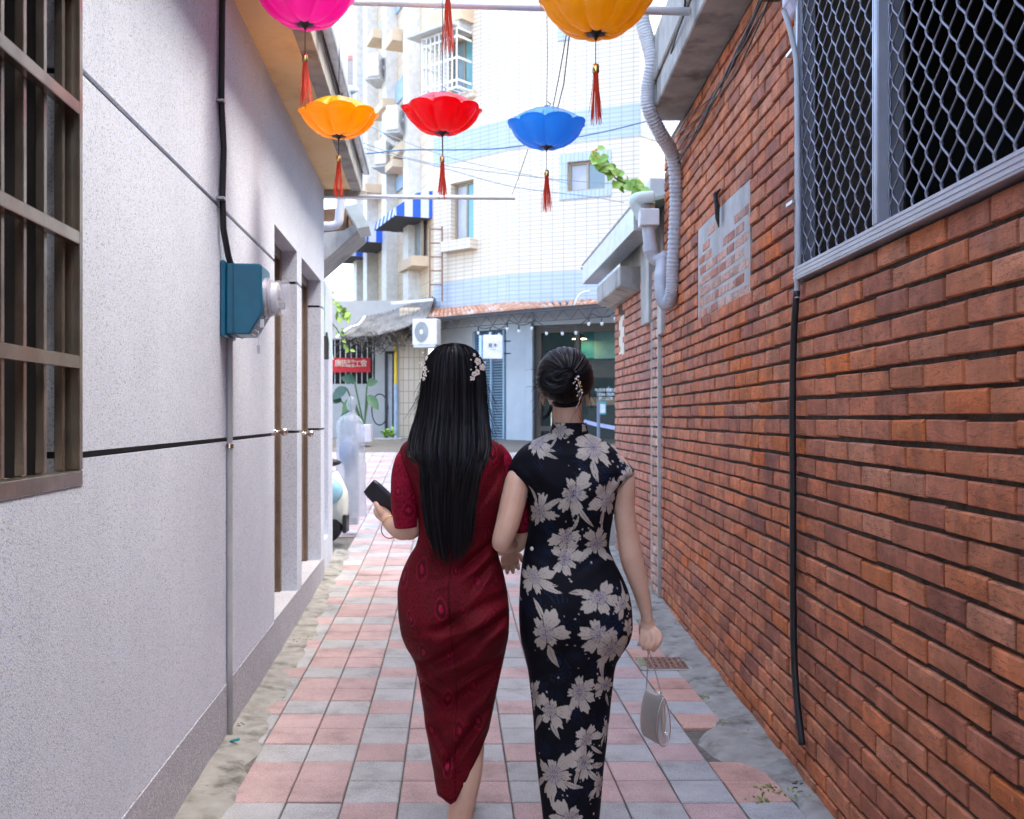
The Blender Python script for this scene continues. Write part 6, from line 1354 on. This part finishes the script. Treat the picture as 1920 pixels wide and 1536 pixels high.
m = MB(); m.bar(ctr+LX*-.05+Vector((0, 0, .077)), ctr+LX*.05+Vector((0, 0, .077)), .008); m.ball(ctr+LX*-.03+Vector((0, 0, .083)), .006, 8, 6); m.build('frame', M_pend, sp_); m = MB(); m.ball(ctr+LX*-.057+LE*.004+Vector((0, 0, -.032)), .004, 8, 6); m.build('clasp_bead', M_pend, sp_)
top = at(1216, 1214, YA-.005)
for e_, lab in ((ctr+LX*.048+Vector((0, 0, .08)), 0), (ctr+LX*-.045+Vector((0, 0, .08)), 1)):
    L = (e_-top).length; nl_ = int(L/.0052); m = MB(); d = (e_-top).normalized(); s1_ = d.cross(Vector((0, 1, 0))).normalized(); s2_ = d.cross(s1_)
    for i in range(nl_):
        c = top.lerp(e_, (i+.5)/nl_); x = s1_ if i % 2 else s2_
        m.tube([c+d*(.0038*math.cos(a))+x*(.0021*math.sin(a)) for a in np.linspace(0, 2*math.pi, 9)], .0008, 4, cap=False)
    m.build('chain', M_silver, sp_)
# ================================================================== lanterns and poles
def lanmat(name, c):
    m, t, b = newmat(name); out = t.nodes['Material Output']
    cc = ramp(t, noise(t, pos_(t), 5, 3), [(.3, tuple(q*.9 for q in c)), (.7, c)]); t.links.new(cc, b.inputs['Base Color'])
    b.inputs['Roughness'].default_value = .22; b.inputs['Coat Weight'].default_value = .35; b.inputs['Coat Roughness'].default_value = .08
    tr = N(t, 'ShaderNodeBsdfTranslucent'); t.links.new(cc, tr.inputs['Color']); mx = N(t, 'ShaderNodeMixShader'); mx.inputs[0].default_value = .55
    t.links.new(b.outputs[0], mx.inputs[1]); t.links.new(tr.outputs[0], mx.inputs[2]); t.links.new(mx.outputs[0], out.inputs['Surface']); return m
LPROF = [(.05, .53), (.12, .525), (.3, .505), (.52, .44), (.74, .33), (.90, .21), (.985, .14), (1.06, .115), (1.062, .095), (.995, .062), (.97, .0), (.91, -.10), (.81, -.215), (.68, -.32), (.52, -.40), (.38, -.445), (.26, -.46), (.17, -.45)]
def lantern(c, mat, label, R=.19, cord_up=.5, rz=0, tz=.14, k_t=1.0):
    r = thing('lantern', label, 'lantern', c, rz, 'lotus lanterns hung over the alley'); nT = 112; m = MB()
    for i, (pr, pz) in enumerate(LPROF):
        for k in range(nT):
            a = 2*math.pi*k/nT; lob = abs(math.cos(4*a))**.55; low = 1 if pz < .05 else .7
            d = 1-(.15*low*(1-lob)*min(1, pr*1.3)); wave = .095*(lob-.5)*max(0, 1-abs(pz-.09)/.22)*min(1, pr)
            bot = -.035*lob*max(0, (-pz-.25)/.2)
            m.v.append(Vector((R*pr*d*math.cos(a), R*pr*d*math.sin(a), R*(pz+wave+bot))))
    m.f = [(i*nT+k, i*nT+(k+1) % nT, (i+1)*nT+(k+1) % nT, (i+1)*nT+k) for i in range(len(LPROF)-1) for k in range(nT)]
    m.build('shade', mat, r, smooth=True, raw=True)
    m = MB(); m.lathe([(.19*R, -.42*R), (.215*R, -.445*R), (.20*R, -.468*R), (.10*R, -.49*R), (.035*R, -.54*R), (.012*R, -.60*R)], (0, 0, 0), (0, 0, 1), 24); m.build('hub', M_black, r, smooth=True, raw=True)
    m = MB(); m.tube([(0, 0, -.58*R), (0, 0, -.58*R-tz)], .0016, 4); m.tube([(0, 0, .55*R), (.004, 0, .57*R+cord_up*.5), (0, 0, .57*R+cord_up)], .002, 4); m.build('cord', M_black, r, raw=True)
    m = MB(); m.lathe([(.012, .55*R), (.02, .57*R), (.012, .61*R)], (0, 0, 0), (0, 0, 1), 12); m.tube([(.01, 0, .59*R), (.022, 0, .67*R), (.004, 0, .73*R)], .0025, 5); m.build('hook', M_black, r, raw=True)
    z0 = -.58*R-tz; m = MB(); m.lathe([(.006, 0), (.0115, -.004), (.0125, -.03), (.011, -.034)], (0, 0, z0), (0, 0, 1), 14); ts = m.build('tassel_cap', M_gold, r, smooth=True, raw=True)
    m = MB(); r7 = random.Random(hash(label) % 1000)
    for q in range(46):
        a = r7.uniform(0, 6.28); rr_ = r7.uniform(.2, 1); L = r7.uniform(.145, .19)*k_t; sp = r7.uniform(.004, .021); p0 = Vector((.010*rr_*math.cos(a), .010*rr_*math.sin(a), z0-.03))
        m.tube([p0, p0+Vector((sp*.35*math.cos(a), sp*.35*math.sin(a), -L*.4)), p0+Vector((sp*math.cos(a)+r7.uniform(-.004, .004), sp*math.sin(a), -L))], .0011, 3)
    m.build('tassel', M_tas, r, raw=True); return r
M_tas = plain('vermilion tassel silk', (.80, .075, .03), .5, bmp=0)
L_pk, L_ye, L_re, L_bl = lanmat('magenta lantern skin', (.88, .05, .50)), lanmat('amber lantern skin', (.98, .52, .012)), lanmat('scarlet lantern skin', (.92, .006, .03)), lanmat('azure lantern skin', (.05, .46, .93))
lantern(at(572, 5, 4.08), L_pk, 'magenta lotus-shaped lantern with black hub and red tassel', rz=.1, cord_up=.4, tz=.10)
lantern(at(635, 222, 5.02), L_ye, 'small amber lotus-shaped lantern beside the gutter of the pebble house', rz=.25, cord_up=.5, tz=.075)
lantern(at(829, 215, 4.95), L_re, 'scarlet lotus-shaped lantern hanging between amber and azure ones', rz=.2, cord_up=.48, tz=.095)
lantern(at(1025, 242, 5.0), L_bl, 'azure blue lotus-shaped lantern with black hub and red tassel', rz=.32, cord_up=.55, tz=.095)
lantern(at(1117, 16, 3.52), L_ye, 'large amber lotus-shaped lantern beside the corrugated duct', rz=.0, cord_up=.5, tz=.085)
lantern(at(840, -125, 4.0), L_re, 'lantern of which only the red tassel hangs before the steel pole', rz=.1, cord_up=.4, tz=.12, k_t=1.2)
M_pole = grain('white steel pole', (.66, .66, .69), (.76, .76, .79), 6, .35, .05, 40, .3)
a_, b_2 = at(545, -1, 5.1), at(1292, 22, 5.0); m = MB(); m.tube([a_, b_2], .0205, 16); tag(m.build('pole', M_pole, smooth=True, loc=a_), 'thick white steel pole spanning the alley above the lanterns', 'pole')
a_, b_2 = at(602, 369, 8.25), at(966, 371, 8.0); m = MB(); m.tube([a_, b_2], .0175, 14); p_ = tag(m.build('pole', M_pole, smooth=True, loc=a_), 'thin white steel pole sticking out from the eave end of the pebble house', 'pole')
m = MB(); m.box((-.25, LEND+.02, 3.19), (.34, LEND+.13, 3.238), FL); m.build('bracket', M_concrete, p_)
for i, (p, q, l) in enumerate(((at(990, 280, 5.0), at(959, 368, 8.0), 'slanting string from the azure lantern to the thin pole'), (at(830, 250, 4.95), at(832, 368, 8.1), 'string from the scarlet lantern to the thin pole'), (at(1062, 65, 4.0), at(1036, 205, 4.95), 'pair of strings holding up the azure lantern'), (at(597, 40, 4.9), at(633, 187, 5.0), 'dark string slanting down to the small amber lantern'))):
    m = MB(); m.tube([p, p.lerp(q, .5)-Vector((0, 0, .01)), q], .0022, 4)
    if i == 2: m.tube([p+Vector((.012, 0, 0)), p.lerp(q, .6)+Vector((.03, 0, .0)), q+Vector((.03, 0, .02)), q+Vector((.0, 0, -.04))], .0025, 4)
    tag(m.build('string', M_black, loc=p), l, 'string')

# ================================================================== scooter under a plastic bag
SY = 9.72; SG = gz(SY)
sc_ = thing('scooter', 'pale blue and cream scooter parked behind the gate portal', 'scooter', (-1.70, SY, SG))
M_scb = plain('pale blue enamel', (.28, .55, .66), .25); M_scc = plain('cream enamel', (.66, .68, .60), .25)
wx = -1.70
m = MB(); n_ = 20
for i in range(n_+1):
    t = i/n_; x = wx+.10-.95*t; top = SG+.70+.06*math.sin(t*3); bot = SG+.17+.10*math.sin(math.pi*min(1, t*1.3)); hw = .17*math.sin(math.pi*min(.5, .08+t*1.1))
    if i == 0: top, bot, hw = SG+.52, SG+.24, .06
    if i == 1: top, bot, hw = SG+.63, SG+.18, .11
    for a in np.linspace(0, 2*math.pi, 14, endpoint=False): m.v.append(Vector((x, SY+hw*math.cos(a), lerp(bot, top, .5+.5*math.sin(a)))))
m.f = [(i*14+k, i*14+(k+1) % 14, (i+1)*14+(k+1) % 14, (i+1)*14+k) for i in range(n_) for k in range(14)]+[tuple(range(14)), tuple(n_*14+k for k in range(14))]
m.build('body', M_scc, sc_, smooth=True)
m = MB(); m.ball((wx-.20, SY-.10, SG+.53), .20, 22, 14, (1.35, .48, .82)); m.build('side_cowl', M_scb, sc_, smooth=True)
for x in (wx-.16, wx-1.30):
    m = MB(); m.lathe([(.13, -.045), (.205, -.045), (.225, -.02), (.225, .02), (.205, .045), (.13, .045)], (x, SY, SG+.225), (0, 1, 0), 28); wl = m.build('wheel', M_black, sc_, smooth=True)
    m = MB(); m.lathe([(.128, -.04), (.06, -.03), (.05, -.05), (.05, .05), (.06, .03), (.128, .04)], (x, SY, SG+.225), (0, 1, 0), 20); m.build('rim', M_galv, wl, smooth=True)
m = MB(); m.ball((wx-.30, SY, SG+.80), .13, 16, 10, (2.6, .95, .45)); m.build('seat', M_black, sc_, smooth=True)
m = MB(); m.tube(smooth_path([(wx-1.2, SY, SG+.25), (wx-1.1, SY, SG+.7), (wx-1.02, SY, SG+1.0)]), .05, 10); m.build('steering_column', M_scb, sc_, smooth=True)
m = MB(); m.tube([(wx-1.02, SY-.3, SG+1.05), (wx-1.02, SY, SG+1.0), (wx-1.02, SY+.3, SG+1.05)], .016, 8); m.build('handlebar', M_black, sc_)
m = MB(); m.box((wx-1.0, SY-.14, SG+.26), (wx-.5, SY+.14, SG+.31)); m.build('footboard', M_black, sc_, bevel=.01)
m = MB(); m.box((wx+.06, SY-.09, SG+.12), (wx+.10, SY+.09, SG+.30)); m.build('mudguard', M_black, sc_, bevel=.01)
bagm, t_, b_ = newmat('cloudy plastic film'); b_.inputs['Base Color'].default_value = (.74, .78, .84, 1); b_.inputs['Roughness'].default_value = .12; b_.inputs['Alpha'].default_value = .42
t_.links.new(ramp(t_, noise(t_, pos_(t_), 9, 4), [(.3, (.44, .50, .60)), (.7, (.60, .64, .70))]), b_.inputs['Base Color']); bump(t_, b_, noise(t_, pos_(t_, (1, 1, .35)), 26, 5, .6, .8), .6, .02)
BY = 10.2; bx = lambda u: (u-CU)/F*BY; bzv = lambda v: H+(CV-v)/F*BY
m = MB(); prof = [(743, 2), (748, 6), (757, 8.5), (766, 7), (772, 3.5), (776, 8), (783, 18), (791, 23), (806, 24.5), (840, 25.5), (880, 27), (930, 28.5), (955, 29.5), (968, 29)]; n_ = 48
for v, r_2 in prof:
    cx_ = 659 if v < 775 else 657
    for k in range(n_): a = 2*math.pi*k/n_; fold = 1+(.05 if v > 780 else .10)*math.sin(a*7+v*.03)+.05*math.sin(a*13+v*.045)+.04*math.sin(a*3-v*.09); m.v.append(Vector((bx(cx_)+r_2/F*BY*fold*math.cos(a), BY+r_2/F*BY*.9*fold*math.sin(a), bzv(v))))
m.f = [(i*n_+k, i*n_+(k+1) % n_, (i+1)*n_+(k+1) % n_, (i+1)*n_+k) for i in range(len(prof)-1) for k in range(n_)]+[tuple(range(n_))]
bg_ = tag(m.build('plastic_bag', bagm, smooth=True, loc=(bx(657), BY, bzv(972))), 'tall tied sack of cloudy plastic film beside the scooter', 'bag')
m = MB(); m.ball((bx(652), BY, bzv(850)), .10, 14, 10, (.9, .8, 1.5)); m.build('bundle', plain('blue grey bundle', (.26, .33, .46), .7), bg_, smooth=True)
m = MB(); m.prism([(bx(645), BY+.02, bzv(985)), (bx(669), BY+.02, bzv(985)), (bx(669), BY+.14, bzv(985)), (bx(645), BY+.14, bzv(985))], (0, 0, .9)); m.build('core', plain('pale board', (.55, .57, .60), .7), bg_)

# ================================================================== weeds and litter along the walls
wd = MB(); r8 = random.Random(77)
spots = [(1478, 1430, 10), (1500, 1490, 12), (1440, 1480, 10), (1425, 1500, 8), (1362, 1358, 6), (1325, 1310, 7), (1262, 1168, 8), (1198, 1240, 9), (1205, 1248, 8), (1195, 1165, 6), (1345, 1285, 5), (1255, 1135, 6), (588, 1195, 5), (700, 965, 4), (690, 995, 4)]
for u_, v_, s_ in spots:
    Y = F*H/(v_-CV)
    for _ in range(4): Y = F*(H-gz(Y))/(v_-CV)
    for q in range(s_*2):
        p = Vector(((u_-CU)/F*Y+r8.gauss(0, .02), Y+r8.gauss(0, .025), gz(Y)+.002)); leaf(wd, p, Vector((r8.uniform(-1, 1), r8.uniform(-1, .6), r8.uniform(.3, 1.2))), Vector((0, -.2, 1)), r8.uniform(.012, .032), r8.uniform(.006, .013), .5, 3)
M_weed = grain('weed', (.10, .17, .03), (.30, .34, .07), 25, .7, .1, 60)
tag(wd.build('weeds', M_weed), 'sparse small green weeds growing in the joints along the walls', 'weeds', kind='stuff')
ms_ = MB()
for q in range(900):
    if q < 520: Y = r8.uniform(3.2, 8); p = FL(abs(r8.gauss(0, .022))+.004, Y, gz(Y)+.004)
    else: Y = r8.uniform(3.2, 7.1); p = FR(abs(r8.gauss(0, .022))+.002, Y, gz(Y)+.004)
    if math.sin(p.y*7.3)+math.sin(p.y*3.1+1) < .2: continue
    s_ = r8.uniform(.003, .009); ms_.ball(p, s_, 5, 4, (1.3, 1, .6))
tag(ms_.build('moss', grain('dark moss and grit', (.05, .05, .035), (.12, .115, .07), 60, .95, .5, 120)), 'dark moss and grit gathered along the foot of both walls', 'moss', kind='stuff')
m = MB(); p = at(432, 1398, 4.2); p.z = .012; m.tube([p, p+Vector((.02, -.02, .012)), p+Vector((.045, -.03, .02))], .006, 6); tag(m.build('wire_end', plain('teal insulation', (.0, .33, .36), .5), loc=p), 'short teal wire end lying at the foot of the conduit', 'wire')
